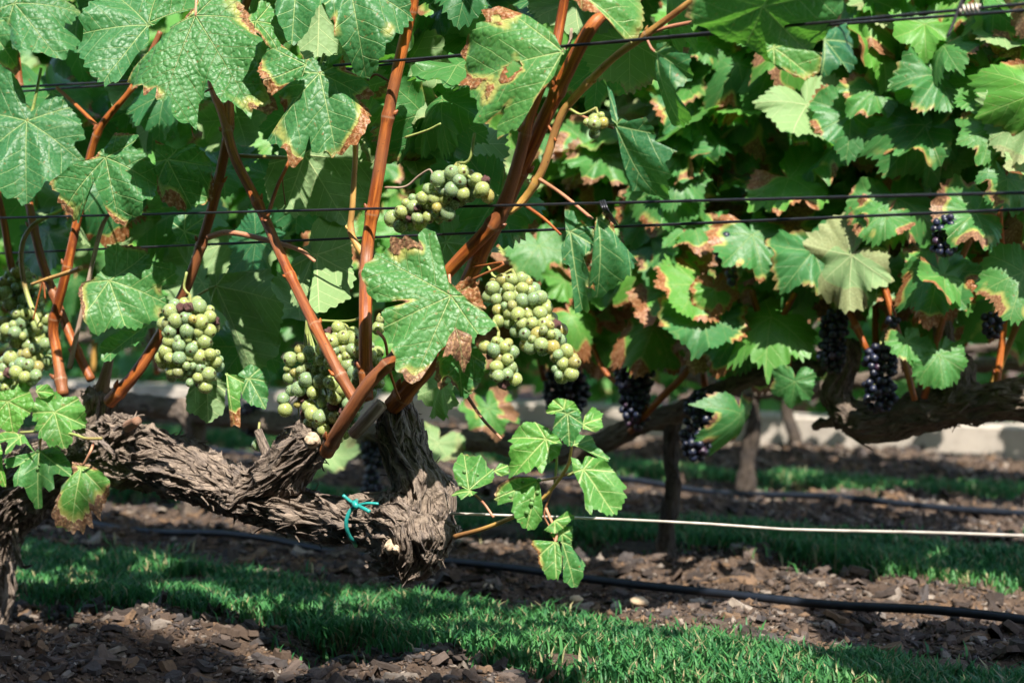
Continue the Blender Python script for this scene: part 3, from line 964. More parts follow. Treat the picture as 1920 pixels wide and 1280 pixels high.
# unseen hedge added behind the viewpoint only to shade the ground before the vines
HY = -0.6
HTOP = (1.835 - HY) * math.tan(SUN_EL) / math.sin(SUN_AZ)
th = thing('shade_hedge', 'unseen tall hedge added behind the viewpoint to shade the ground', 'hedge', (1.5, HY, 0))
core = np.array([[x, y, z] for x in (-6, 6) for y in (-0.35, 0.0) for z in (0, HTOP - 0.06)])
cq = np.array([[0, 1, 3, 2], [4, 6, 7, 5], [0, 4, 5, 1], [2, 3, 7, 6], [1, 5, 7, 3], [0, 2, 6, 4]])
M_CORE = simple_material('shade_hedge_core', (0.03, 0.06, 0.025), 0.9, 0.1, var=0.4, vscale=8)
core[:, 0] *= 1.1
obj('shade_box', make_mesh('shade_box', core, cq, smooth=False), M_CORE, th)  # plain box inside the added hedge that blocks the sun
lf = obj('foliage', leaf_cloud(5000, slab(-6, 6, -0.5, 0.12, 0.05, HTOP, 0.6), 0.09, 33), M_FAR, th)
lf['kind'] = 'stuff'

#==BACKROWS==
# ------------------------------------------------------------------ woody parts
def wood_mesh(name, paths, voxel, amp=1.0, seed=3.0):
    """union of tubes along paths [(P, r)], remeshed, then roughened along the grain; world coordinates"""
    Vs, Qs, Ts, k = [], [], [], 0
    SP, ST, SN, SB, SS = [], [], [], [], []
    s0 = 0.0
    for P, r in paths:
        Pr, rr = resample(P, r, 0.012)
        V, Q, Tn, _, _ = tube_arrays(Pr, rr, 20, True, None, 0.10, seed + s0)
        Vs.append(V); Qs.append(Q + k); Ts.append(Tn + k); k += len(V)
        T, N, B = frames(Pr)
        sl = np.concatenate([[0], np.cumsum(np.linalg.norm(np.diff(Pr, axis=0), axis=1))])
        SP.append(Pr); ST.append(T); SN.append(N); SB.append(B); SS.append(sl + s0)
        s0 += sl[-1] * 0.7 + 0.13
    me = make_mesh('tmp', np.vstack(Vs), np.vstack(Qs), np.vstack(Ts))
    o = bpy.data.objects.new('tmp', me); C.objects.link(o)
    md = o.modifiers.new('r', 'REMESH'); md.mode = 'VOXEL'; md.voxel_size = voxel
    sm = o.modifiers.new('s', 'SMOOTH'); sm.iterations = 6; sm.factor = 0.6
    dg = bpy.context.evaluated_depsgraph_get()
    ev = o.evaluated_get(dg)
    m2 = ev.to_mesh()
    n = len(m2.vertices)
    V = np.empty(n * 3, np.float32); m2.vertices.foreach_get('co', V); V = V.reshape(-1, 3).astype(float)
    Nn = np.empty(n * 3, np.float32); m2.vertices.foreach_get('normal', Nn); Nn = Nn.reshape(-1, 3).astype(float)
    lp = np.empty(len(m2.loops), np.int32); m2.loops.foreach_get('vertex_index', lp)
    tot = np.empty(len(m2.polygons), np.int32); m2.polygons.foreach_get('loop_total', tot)
    st = np.empty(len(m2.polygons), np.int32); m2.polygons.foreach_get('loop_start', st)
    q4 = st[tot == 4]; q3 = st[tot == 3]
    Q = lp[q4[:, None] + np.arange(4)[None]]
    T3 = lp[q3[:, None] + np.arange(3)[None]] if len(q3) else None
    ev.to_mesh_clear()
    bpy.data.objects.remove(o)
    SP, ST, SN, SB, SS = map(np.concatenate, (SP, ST, SN, SB, SS))
    idx = np.empty(n, int)
    for c in range(0, n, 8000):
        d = ((V[c:c + 8000, None] - SP[None]) ** 2).sum(-1)
        idx[c:c + 8000] = d.argmin(1)
    rel = V - SP[idx]
    su = SS[idx] + (rel * ST[idx]).sum(1)
    a, b = (rel * SN[idx]).sum(1), (rel * SB[idx]).sum(1)
    wv = V * 16
    wrp = np.stack([noise(wv + 3), noise(wv + 11)], 1) * 0.010
    fib = np.stack([su, a + wrp[:, 0], b + wrp[:, 1]], 1)
    lumps = noise(V * 26 + seed) * 0.0055 + noise(V * 60 + seed) * 0.003
    def ridge(f): return 1 - np.abs(noise(f))
    f1 = ridge(fib * np.array([16, 105, 105]) + seed) ** 2
    f2 = ridge(fib * np.array([30, 230, 230]) + seed + 9) ** 2
    gate = np.clip(0.5 + noise(fib * np.array([12, 40, 40]) + 5), 0, 1)
    h = lumps + (f1 - 0.5) * 0.0115 * (0.4 + 0.6 * gate) + (f2 - 0.5) * 0.0050
    V2 = V + Nn * (h * amp)[:, None]
    return V2, Q, T3, fib, Nn, ST[idx]

def wood_obj(name, parent, data, mat):
    V2, Q, T3, fib, _, _ = data
    base = np.array(parent.location)
    me = make_mesh(name, V2 - base, Q, T3)
    add_attr(me, 'fib', 'FLOAT_VECTOR', fib)
    return obj(name, me, mat, parent)

def bark_strips(parent, data, count, mat, seed=1, lmin=0.015, lmax=0.06):
    """long loose fibres of bark that follow the surface, some with a lifted end"""
    from mathutils import kdtree
    V2, Q, T3, fib, Nn, Tg = data
    kd = kdtree.KDTree(len(V2))
    for i_, v in enumerate(V2): kd.insert(v, i_)
    kd.balance()
    r = np.random.default_rng(seed)
    Vs, Qs, Fs, k = [], [], [], 0
    st = 0.0045
    for p in r.choice(len(V2), count):
        L = lmin + (lmax - lmin) * r.random() ** 2
        m = max(4, int(L / st))
        cur = p; pts = []; nrs = []; drift = r.normal(0, 0.25)
        sg = 1 if r.random() < 0.5 else -1
        for q in range(m):
            n0 = nrm(Nn[cur]); t0 = nrm(Tg[cur] - n0 * np.dot(Tg[cur], n0)) * sg
            t0 = nrm(t0 + np.cross(n0, t0) * drift)
            pts.append(V2[cur]); nrs.append(n0)
            cur = kd.find(V2[cur] + t0 * st)[1]
        pts = np.array(pts); nrs = np.array(nrs)
        for _ in range(2):
            pts[1:-1] = (pts[:-2] + pts[1:-1] + pts[2:]) / 3; nrs[1:-1] = (nrs[:-2] + nrs[1:-1] + nrs[2:]) / 3
        u = np.linspace(0, 1, m)
        if r.random() < 0.16:
            pts = pts + nrs * (np.clip((u - 0.5) * 2, 0, 1) ** 2 * r.uniform(0.004, 0.012))[:, None]
        w = r.uniform(0.0009, 0.0028) * np.sin(np.pi * (0.12 + 0.83 * u)) + 0.0002
        T = np.gradient(pts, axis=0); T /= np.linalg.norm(T, axis=1)[:, None] + 1e-9
        S = np.cross(T, nrs); S /= np.linalg.norm(S, axis=1)[:, None] + 1e-9
        tl = r.normal(0, 0.35)
        S = S * math.cos(tl) + nrs * math.sin(tl)
        hgt = r.uniform(0.0006, 0.0016)
        ring = np.stack([pts - S * w[:, None], pts + nrs * hgt * 1.6, pts + S * w[:, None] + nrs * hgt * 0.5, pts - nrs * 0.001], 1)
        Vs.append(ring.reshape(-1, 3))
        for q in range(m - 1):
            for c in range(4):
                Qs.append((k + q * 4 + c, k + q * 4 + (c + 1) % 4, k + (q + 1) * 4 + (c + 1) % 4, k + (q + 1) * 4 + c))
        off = r.uniform(0, 3)
        Fs.append(np.stack([np.repeat(u * L, 4) + off, np.tile([-0.002, 0, 0.002, 0], m) + off, np.full(4 * m, off)], 1))
        k += 4 * m
    base = np.array(parent.location)
    me = make_mesh('loose_bark', np.vstack(Vs) - base, np.array(Qs))
    add_attr(me, 'fib', 'FLOAT_VECTOR', np.vstack(Fs))
    o = obj('loose_bark', me, mat, parent)
    o['kind'] = 'stuff'
    return o

# ------------------------------------------------------------------ grapes
BV, BQ = uvsphere(20, 12)
BERRY = make_mesh('berry', BV, BQ)
BERRY.materials.append(M_BERRY)
BV2, BQ2 = uvsphere(12, 8)
BERRYD = make_mesh('dark_berry', BV2, BQ2)
BERRYD.materials.append(M_BERRYD)
rv = BV * (0.78 + 0.30 * noise(BV * 2.4 + 3) + 0.12 * noise(BV * 6))[:, None]
RAISIN = make_mesh('shrivelled_berry', rv, BQ)
RAISIN.materials.append(M_RAISIN)

def cluster(label, lobes, D, rpx, seed, mesh=None, stem=None, dark=False, raisins=0.05, group=None, smat=None, cap=95, tight=1.45, stem_D=None):
    r = np.random.default_rng(seed)
    lob = []
    for (cx, cy, rx, ry) in lobes:
        P = at(cx, cy, D)
        s = mpp(P)
        lob.append((P, rx * s, ry * s))
    s = mpp(lob[0][0])
    br = rpx * s
    top = at(lobes[0][0], min(l[1] - l[3] for l in lobes), D)
    t = thing('grape_cluster', label, 'grapes', top, group)
    pts, rad = [], []
    tries = 0
    while tries < 7000:
        tries += 1
        P, rx, ry = lob[r.integers(len(lob))]
        v = r.normal(0, 1, 3); v /= np.linalg.norm(v)
        q = r.uniform(0.0, 1) ** 0.33
        ex, ey = max(rx - br * 0.75, br * 0.4), max(ry - br * 0.75, br * 0.4)
        p = P + RIGHT * v[0] * q * ex + UP * v[1] * q * ey + FWD * v[2] * q * max(min(ex, ey) * 0.85, br)
        rr = br * (r.uniform(0.88, 1.15) if r.random() > 0.08 else r.uniform(0.55, 0.78))
        if pts:
            d = np.linalg.norm(np.array(pts) - p, axis=1)
            if (d < (np.array(rad) + rr) * tight / 2).any():
                continue
        pts.append(p); rad.append(rr)
    pts = np.array(pts); rad = np.array(rad)
    # leave out the berries nobody can see: those buried behind others
    depth = (pts - CAM) @ FWD
    order = np.argsort(depth)
    pts, rad = pts[order], rad[order]
    dd = pts - CAM
    pj = np.stack([dd @ RIGHT, dd @ UP], 1) / (dd @ FWD)[:, None] * (dd @ FWD).mean()
    keep = [0]
    for i in range(1, len(pts)):
        dk = np.linalg.norm(pj[keep] - pj[i], axis=1)
        if (dk < 0.42 * rad[i]).any() or (dk < 0.95 * rad[i]).sum() >= 3: continue
        keep.append(i)
    pts, rad = pts[keep][:cap], rad[keep][:cap]
    centre = pts.mean(0)
    base = np.array(t.location)
    Vs, Qs, Ts, Fs, Ns, k = [], [], [], [], [], 0
    def addtube(A, rr_):
        nonlocal k
        Pr, r2 = resample(A, rr_, 0.006)
        V, Q, Tn, fv, nv = tube_arrays(Pr, r2, 6)
        Vs.append(V); Qs.append(Q + k); Ts.append(Tn + k); Fs.append(fv); Ns.append(nv); k += len(V)
    axis_bottom = np.array([l[0] for l in lob]).mean(0)
    for (P, rx, ry) in lob:
        addtube([top + FWD * 0.3 * br, (top + P) / 2 + r.normal(0, br * 0.2, 3), P, P - UP * ry * 0.6], [br * 0.20, br * 0.18, br * 0.15, br * 0.08])
    for p, rr in zip(pts, rad):
        cl = min(lob, key=lambda l: np.linalg.norm(l[0] - p))[0]
        inn = cl + (p - cl) * 0.15 + np.array([0, 0, br * 0.5])
        addtube([inn, (inn + p) / 2 + np.array([0, 0, br * 0.25]), p], [br * 0.09, br * 0.07, br * 0.09])
        o_out = nrm(nrm(p - cl) + np.array([0, 0, -0.5]) + r.normal(0, 0.35, 3))
        x = nrm(np.cross(o_out, [0.3, 0.5, 0.8])); y = np.cross(o_out, x)
        isr = (not dark) and r.random() < raisins
        o = obj('berry', RAISIN if isr else (BERRYD if dark else BERRY), None, t, p - base, rotm(x, y, o_out), (rr * r.uniform(0.94, 1.05), rr * r.uniform(0.94, 1.05), rr * r.uniform(0.94, 1.12)))
        if isr: o['label'] = 'shrivelled brown berry'
    if stem is not None:
        pp = [top + FWD * 0.3 * br] + [at(q[0], q[1], D if stem_D is None else stem_D) for q in stem]
        addtube(pp, [br * 0.2] * len(pp))
    me = make_mesh('stem', np.vstack(Vs) - base, np.vstack(Qs), np.vstack(Ts))
    add_attr(me, 'fib', 'FLOAT_VECTOR', np.vstack(Fs)); add_attr(me, 'node', 'FLOAT', np.concatenate(Ns))
    obj('stem', me, smat or M_GREENSTEM, t)
    return t

# ------------------------------------------------------------------ rows behind
def W(px, py, D): return at(px, py, D)
def path(pts, D):
    P = [at(p[0], p[1], D - (p[3] if len(p) > 3 else 0.0)) for p in pts]
    return np.array(P), np.array([p[2] * mpp(q) for p, q in zip(pts, P)])

DARK = (
    ('dark blue grape bunch hanging left of the slender trunk, above its sloping arm', [(1190, 710, 42, 45), (1192, 760, 32, 50)], 0.10),
    ('long dark blue grape bunch hanging in front of the slender trunk', [(1318, 765, 36, 40), (1306, 820, 32, 52)], 0.10),
    ('long dark blue grape bunch hanging inside the hooked arm beside the orange cane', [(1652, 680, 36, 40), (1650, 735, 36, 45)], 0.09),
    ('dark grape bunch over the upright tip of the hooked arm', [(1565, 615, 30, 40), (1560, 665, 30, 40)], 0.10),
    ('small dark grape bunch in leaves above the centre right, right of brown curled leaves', [(1362, 465, 27, 38), (1372, 520, 14, 24)], 0.175),
    ('dark grape bunch just below the double wire at upper right', [(1775, 425, 36, 30), (1770, 460, 28, 26)], 0.175),
    ('tiny knot of dark grapes on the orange cane above the hooked arm', [(1673, 600, 19, 15)], 0.13),
    ('black shaded grape bunch beneath the front green grapes, right of the front horn', [(1062, 735, 48, 55)], 0.0),
    ('black shaded grape bunch hanging behind the front vine horn and green tie', [(700, 850, 27, 45), (698, 915, 24, 35)], 0.0),
    ('black shaded grape bunch under the front leaves left of the main green bunch', [(470, 785, 26, 38)], 0.0),
    ('dark grape bunch cut off by the right edge of the picture', [(1918, 560, 16, 26)], 0.12),
    ('dark grape bunch in shade above the thick arm at the right', [(1862, 605, 24, 34)], 0.04))

def project(P):
    d = np.asarray(P) - CAM
    t = d @ FWD
    return 960 + FPX * (d @ RIGHT) / t, 640 - FPX * (d @ UP) / t

def canopy(vine, x0, x1, y0, y1, z0, z1, n, smin=0.05, smax=0.098, lowfade=0.25, brown=0.45, seed=0, nmin=-0.25):
    r = np.random.default_rng(seed)
    cnt = 0
    while cnt < n:
        x, y, z = r.uniform(x0, x1), r.uniform(y0, y1), r.uniform(z0, z1)
        if z < z0 + lowfade and r.random() > 0.25 + 0.75 * (z - z0) / lowfade: continue
        qx, qy = project([x, y, z - 0.03])
        if qx > 1540 and qy > 655 and y < D2 + 0.05: continue
        if any(abs(qx - l[0]) < l[2] + 38 and abs(qy - l[1]) < l[3] + 40 for d_ in DARK if d_[2] > 0.02 for l in d_[1]) and y < D2 + 0.06: continue
        nn = nrm([r.normal(0.38, 0.45), r.normal(-0.68, 0.35), r.normal(0.55, 0.40)])
        if r.random() < 0.12: nn = -nn
        tp = nrm([r.normal(0, 0.55), r.normal(-0.2, 0.4), r.normal(-1, 0.3)])
        lowf = 1.25 - 0.9 * (z - z0) / (z1 - z0)
        b = lowf * (brown * r.uniform(0, 1) ** 1.5 if r.random() < 0.72 else brown * 1.9 * r.uniform(0.5, 1))
        put_leaf(vine, np.array([x, y, z]), nn, tp, r.uniform(smin, smax), b, r.uniform(0.15, 1.0) ** 0.8, 0.45)
        cnt += 1

def canes(vine, x0, x1, D, z0, z1, n, seed):
    r = np.random.default_rng(seed)
    for k in range(n):
        x = r.uniform(x0, x1); z1 = min(z1, 1.0); dx = r.normal(0, 0.12); y = D + 0.05 + r.normal(0, 0.03)
        h = z1 - r.uniform(0, 0.3)
        pts = [np.array([x, y, z0]), np.array([x + dx * 0.35, y + r.normal(0, 0.03), z0 + (h - z0) * 0.35]), np.array([x + dx * 0.8, y + r.normal(0, 0.05), z0 + (h - z0) * 0.7]), np.array([x + dx, y + r.normal(0, 0.06), h])]
        tube_obj('cane', pts, [0.006, 0.005, 0.0045, 0.003], M_CANE if r.random() < 0.75 else M_CANEY, vine, 8, 0.02, 'auto')

def row2_leaf(v, J, T, size, brown=0.3, hue=0.4, off=0.0, n=(0.0, 0.0), flip=False, D=D2):
    P = at(J[0], J[1], D - 0.12 - off); Q = at(T[0], T[1], D - 0.12 - off)
    nn = nrm(-FWD * 0.9 + np.array([0, 0, 0.5]) + RIGHT * n[0] + np.array([0, 0, 1.0]) * n[1])
    tp = Q - P
    if flip: nn = -nn
    put_leaf(v, P, nn, tp, size * 0.92 * mpp(P), brown, hue, 0.5)

# --- second row: three vines with dark grapes
vb = thing('grapevine', 'vine of the second row with slender dark trunk and thin sloping arm', 'grapevine', at(1252, 1056, D2))
wd = wood_mesh('trunk', [path([(1254, 1062, 19), (1250, 1000, 15), (1262, 920, 15), (1256, 850, 15), (1262, 790, 16)], D2)], 0.004, 0.55, 8)
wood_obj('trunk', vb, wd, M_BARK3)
wd = wood_mesh('arm', [path([(1050, 855, 18), (1130, 830, 22), (1200, 795, 22), (1262, 778, 20), (1330, 745, 18), (1410, 708, 17), (1480, 692, 16), (1545, 690, 15)], D2)], 0.004, 0.6, 5)
wood_obj('arm', vb, wd, M_BARK2)
vc = thing('grapevine', 'vine of the second row with thick knobbly arm ending in a hook', 'grapevine', at(2010, 1150, D2))
wd = wood_mesh('arm', [path([(2080, 735, 40), (1960, 745, 42), (1860, 755, 36), (1760, 768, 36), (1690, 785, 36), (1620, 790, 34), (1575, 765, 32), (1570, 730, 26), (1590, 680, 22), (1600, 640, 16)], D2),
                       path([(1790, 760, 26), (1800, 700, 28), (1775, 650, 22), (1770, 600, 14)], D2),
                       path([(1560, 790, 9), (1525, 795, 6)], D2)], 0.004, 0.8, 6)
wood_obj('arm', vc, wd, M_BARK2)
bark_strips(vc, wd, 260, M_BARK2, 4, 0.02, 0.09)
wd = wood_mesh('trunk', [path([(2040, 740, 44), (2050, 850, 36), (2050, 1160, 36)], D2)], 0.006, 0.8, 6)
wood_obj('trunk', vc, wd, M_BARK2)
va = thing('grapevine', 'shaded vine of the second row seen through the front vine', 'grapevine', at(360, 1000, D2))
wd = wood_mesh('trunk', [path([(360, 1010, 20), (355, 900, 17), (365, 810, 20), (350, 760, 22)], D2)], 0.005, 0.6, 3)
wood_obj('trunk', va, wd, M_BARK2)
wd = wood_mesh('arm', [path([(-60, 760, 22), (120, 750, 22), (350, 770, 22), (560, 800, 20), (760, 815, 20), (930, 830, 20), (1050, 850, 18)], D2)], 0.005, 0.6, 4)
wood_obj('arm', va, wd, M_BARK2)

ve = thing('grapevine', 'vine of the second row hidden behind the front knob and horn', 'grapevine', at(800, 1020, D2))
wd = wood_mesh('trunk', [path([(800, 1022, 19), (795, 940, 16), (800, 870, 16), (790, 815, 18)], D2)], 0.005, 0.6, 9)
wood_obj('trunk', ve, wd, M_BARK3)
xw = lambda px, D: float(at(px, 520, D)[0])
canopy(va, xw(-150, D2), xw(420, D2), D2 - 0.17, D2 + 0.10, 0.36, 1.22, 270, seed=1, brown=0.28)
canopy(ve, xw(420, D2), xw(900, D2), D2 - 0.17, D2 + 0.10, 0.36, 1.20, 270, seed=7, brown=0.30)
canopy(vb, xw(900, D2), xw(1370, D2), D2 - 0.17, D2 + 0.10, 0.33, 1.18, 275, seed=2, brown=0.62)
canopy(vc, xw(1370, D2), xw(2060, D2), D2 - 0.17, D2 + 0.10, 0.33, 1.15, 275, seed=3, brown=0.62)
for v_, xa_, xb_, sd_ in ((va, -150, 700, 61), (vb, 700, 1450, 62), (vc, 1450, 2060, 63)):
    inner = obj('foliage', leaf_cloud(230, slab(xw(xa_, D2), xw(xb_, D2), D2 + 0.02, D2 + 0.24, 0.40, 1.22, 0.9), 0.075, sd_), M_FAR, v_)
    inner.location = -v_.location; inner['kind'] = 'stuff'
canes(va, xw(-100, D2), xw(700, D2), D2, 0.28, 1.2, 9, 4)
canes(vb, xw(750, D2), xw(1450, D2), D2, 0.30, 1.2, 9, 5)
canes(vc, xw(1480, D2), xw(2000, D2), D2, 0.30, 1.2, 6, 6)
for pts, v in (([(1715, 750, 6), (1690, 650, 7), (1665, 560, 7), (1645, 490, 6), (1635, 430, 6)], vc), ([(1625, 655, 6), (1600, 600, 7), (1575, 545, 6)], vc),
               ([(1180, 810, 6), (1240, 745, 7), (1285, 700, 6), (1300, 660, 5)], vb), ([(1430, 680, 5), (1460, 610, 6), (1490, 550, 6)], vb), ([(1475, 690, 8), (1480, 620, 8)], vb),
               ([(1095, 610, 5), (1130, 690, 5), (1170, 730, 5)], vb), ([(1410, 545, 6), (1425, 610, 7), (1410, 640, 6)], vb)):
    P, r = path([(p[0], p[1], p[2], 0.10) for p in pts], D2)
    tube_obj('cane', P, r, M_CANE, v, 10, 0.012, 'auto')

# recognisable leaves of the second row: junction, tip, length in pixels
for v, J, T, s, b, h, n_, fl in (
    (vc, (1758, 142), (1700, 230), 105, 0.1, 0.35, (0.3, 0.1), False), (vc, (1735, 240), (1660, 275), 110, 0.12, 0.4, (-0.2, 0.2), False), (vc, (1735, 235), (1765, 345), 118, 0.08, 0.4, (0.3, -0.1), False),
    (vc, (1595, 215), (1580, 310), 105, 0.55, 0.3, (0.1, 0), False), (vc, (1640, 170), (1600, 240), 90, 0.3, 0.5, (0, 0.2), False), (vc, (1860, 240), (1840, 310), 85, 0.2, 0.6, (0, 0), False),
    (vc, (1830, 400), (1760, 430), 110, 0.4, 0.5, (0.1, 0.2), False), (vc, (1660, 400), (1610, 460), 80, 0.35, 0.5, (0.1, 0.2), False), (vc, (1760, 515), (1740, 620), 118, 0.35, 0.35, (-0.2, 0), False),
    (vc, (1770, 515), (1850, 560), 95, 0.45, 0.7, (0.2, 0.2), False), (vc, (1525, 470), (1555, 580), 110, 0.1, 0.25, (0.2, 0), False), (vc, (1920, 510), (1890, 600), 115, 0.3, 0.5, (0, 0), False),
    (vc, (1700, 640), (1715, 690), 60, 0.15, 0.6, (0.2, 0.2), False), (vc, (1760, 665), (1765, 720), 75, 0.1, 0.5, (0, 0.2), False), (vc, (1490, 715), (1485, 770), 62, 0.1, 0.35, (0, -0.6), False),
    (vb, (1260, 440), (1215, 560), 125, 0.3, 0.3, (0.1, 0.1), False), (vb, (1300, 420), (1240, 450), 100, 0.35, 0.5, (0, 0.3), False), (vb, (1410, 440), (1430, 540), 110, 0.35, 0.35, (0.1, 0), False),
    (vb, (1225, 615), (1270, 680), 95, 0.65, 0.9, (0.1, 0.2), False), (vb, (1320, 590), (1325, 700), 110, 0.15, 0.25, (0, 0.1), False), (vb, (1380, 620), (1330, 710), 95, 0.3, 0.15, (0.2, 0), False),
    (vb, (1388, 775), (1398, 880), 90, 0.2, 0.3, (1.4, -0.4), False), (vb, (1130, 530), (1190, 570), 80, 0.4, 0.8, (0, 0.3), False), (vb, (1070, 590), (1110, 650), 80, 0.45, 0.9, (0.1, 0.2), False),
    (vb, (1300, 190), (1310, 320), 120, 0.2, 0.15, (0.3, -0.2), False), (vb, (1385, 120), (1340, 200), 100, 0.25, 0.35, (0, 0), False), (vb, (1440, 140), (1470, 190), 85, 0.1, 0.55, (0, 0.1), False),
    (vb, (1400, 190), (1420, 290), 95, 0.45, 0.3, (-0.3, 0), False), (vb, (1110, 280), (1080, 340), 100, 0.5, 0.6, (0.1, 0.1), False), (vb, (1130, 290), (1150, 360), 95, 0.4, 0.5, (0.1, 0.1), False),
    (vb, (1010, 460), (1030, 520), 85, 0.1, 0.5, (0.2, 0.1), False), (vb, (970, 490), (960, 550), 80, 0.1, 0.4, (-0.2, 0.1), False), (vb, (1250, 345), (1300, 380), 110, 0.15, 0.5, (0, 0.2), False),
    (vb, (915, 765), (935, 820), 70, 0.7, 0.6, (0, 0), False), (vb, (1340, 540), (1345, 590), 60, 0.95, 0.9, (0.2, 0), False), (vb, (1300, 480), (1310, 560), 70, 1.2, 0.9, (-0.4, 0), False),
    (va, (620, 850), (640, 900), 70, 0.5, 0.6, (0, 0), True), (va, (820, 830), (800, 900), 80, 0.4, 0.4, (0, 0), True), (va, (560, 870), (570, 920), 75, 0.1, 0.3, (0, 0), True)):
    row2_leaf(v, J, T, s, b, h, n=n_, flip=fl, off=random.uniform(0, 0.05))

# dark grapes of the second row
for lab, lob, off in DARK:
    cluster(lab, lob, D2 - off, 8.2, hash(lob[0]) % 1000, dark=True, group='dark grapes of the second row', cap=120, tight=1.6)

# --- third and fourth row
for D, n, x0, tr, lab, zc in ((D3, 700, 1405, [(1398, 922, 21), (1402, 860, 15), (1412, 800, 14), (1410, 735, 15)], 'vine of the third row with a straight trunk behind the hanging leaf', 0.36),
                              (D4, 640, 1485, [(1492, 862, 12), (1490, 820, 12), (1478, 780, 11), (1480, 740, 12)], 'vine of the fourth row with thin trunk before the kerb', 0.50)):
    v = thing('grapevine', lab, 'grapevine', at(tr[0][0], tr[0][1], D))
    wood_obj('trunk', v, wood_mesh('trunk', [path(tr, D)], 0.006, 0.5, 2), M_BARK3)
    xa, xb = in_view_x(D, 0.3)
    tx = at(tr[-1][0], tr[-1][1], D)
    wood_obj('arm', v, wood_mesh('arm', [(np.array([[xa, D, 0.30], [tx[0] - 0.6, D + 0.02, 0.31], tx, [tx[0] + 0.5, D - 0.01, 0.30], [xb, D, 0.31]]), np.full(5, 0.016))], 0.007, 0.6, 2), M_BARK2)
    f = obj('foliage', leaf_cloud(n, slab(xa, xb, D - 0.2, D + 0.2, zc, 1.25, 0.8), 0.10, int(D * 10)), M_FAR, v)
    f.location = -v.location
    f['kind'] = 'stuff'
    tube_obj('cane', [np.array([tx[0] - 0.2, D - 0.1, 0.3]), np.array([tx[0] - 0.15, D - 0.15, 0.7])], [0.006, 0.004], M_CANE, v, 8)

#==FRONT==
# ------------------------------------------------------------------ the front vine
vine = thing('grapevine', 'front vine with thick gnarled arm, orange canes and burnt-edged leaves', 'grapevine', at(-5, 1215, D1))
wood = wood_mesh('trunk', [
    path([(-28, 1300, 36), (-22, 1200, 36), (-15, 1100, 38), (-8, 1010, 46), (25, 935, 58), (100, 880, 56), (190, 850, 58), (270, 858, 58), (340, 880, 56), (410, 908, 43), (480, 932, 42), (545, 955, 40), (620, 968, 39), (690, 975, 44), (760, 985, 56)], D1),
    path([(705, 985, 42), (762, 990, 76, 0.01), (782, 1002, 74, 0.012), (774, 1040, 50, 0.008), (764, 1064, 28, 0.005)], D1),
    path([(180, 850, 52), (168, 800, 46), (185, 765, 34), (192, 738, 26)], D1),
    path([(470, 930, 36), (525, 890, 40, 0.01), (562, 852, 42, 0.015), (590, 826, 36, 0.02), (606, 818, 28, 0.02)], D1),
    path([(785, 985, 62), (794, 930, 50, -0.005), (778, 880, 43, -0.005), (757, 835, 38, -0.005), (746, 795, 34, -0.005), (742, 768, 28, -0.005)], D1),
    path([(200, 815, 36, 0.02), (228, 802, 22, 0.035), (250, 796, 12, 0.04)], D1),
], 0.0022, 1.0, 3.0)
wood_obj('trunk', vine, wood, M_BARK)
bark_strips(vine, wood, 2200, M_BARK, 2, 0.014, 0.085)
# peeling flap under the knob, spurs and pruning cuts
def stub(pts, mat, seg=14, name='pruning_stub', off=0.03):
    P, r = path([(p[0], p[1], p[2], p[3] if len(p) > 3 else off) for p in pts], D1)
    return tube_obj(name, P, r, mat, vine, seg, 0.004, None, 0.12)
stub([(716, 756, 13, 0.03), (690, 785, 14, 0.035), (664, 812, 13, 0.03)], M_GREYWOOD)
stub([(188, 742, 15, 0.0), (198, 705, 11, 0.0), (207, 668, 9, 0.0)], M_GREYWOOD)
stub([(238, 800, 11, 0.05), (258, 788, 9, 0.06)], M_GREYWOOD)
stub([(484, 806, 8, 0.0), (496, 838, 10, 0.0), (512, 880, 11, 0.0)], M_BARK)
def cut(px, py, rx, ry, off, ang, hole=False):
    P = at(px, py, D1 - off)
    s = mpp(P)
    th = np.linspace(0, 2 * np.pi, 28, endpoint=False)
    rr = 1 + 0.16 * noise(np.stack([np.cos(th) * 1.5, np.sin(th) * 1.5, th * 0 + px], 1))
    nn = nrm(-FWD + np.array([0, 0, 0.35]))
    x = nrm(np.cross(UP, nn)); y = np.cross(nn, x)
    x2 = x * math.cos(ang) + y * math.sin(ang); y2 = -x * math.sin(ang) + y * math.cos(ang)
    V = [np.zeros(3) + nn * 0.002]
    for lvl, k in ((0.004, 0.5), (0.003, 0.92), (-0.012, 1.1)):
        for a_, r_ in zip(th, rr):
            V.append((x2 * math.cos(a_) * rx + y2 * math.sin(a_) * ry) * s * r_ * k + nn * (lvl + 0.0008 * math.sin(a_ * 5)))
    m = len(th)
    T = [(0, 1 + k, 1 + (k + 1) % m) for k in range(m)]
    Q = [(1 + l * m + k, 1 + (l + 1) * m + k, 1 + (l + 1) * m + (k + 1) % m, 1 + l * m + (k + 1) % m) for l in range(2) for k in range(m)]
    me = make_mesh('pruning_cut', np.array(V), np.array(Q), np.array(T))
    obj('pruning_cut', me, M_CUT, vine, P - np.array(vine.location))
cut(584, 822, 14, 12, 0.062, 0.3)
cut(736, 1018, 19, 10, 0.052, 0.75)
cut(742, 1028, 7, 7, 0.058, 0.0)
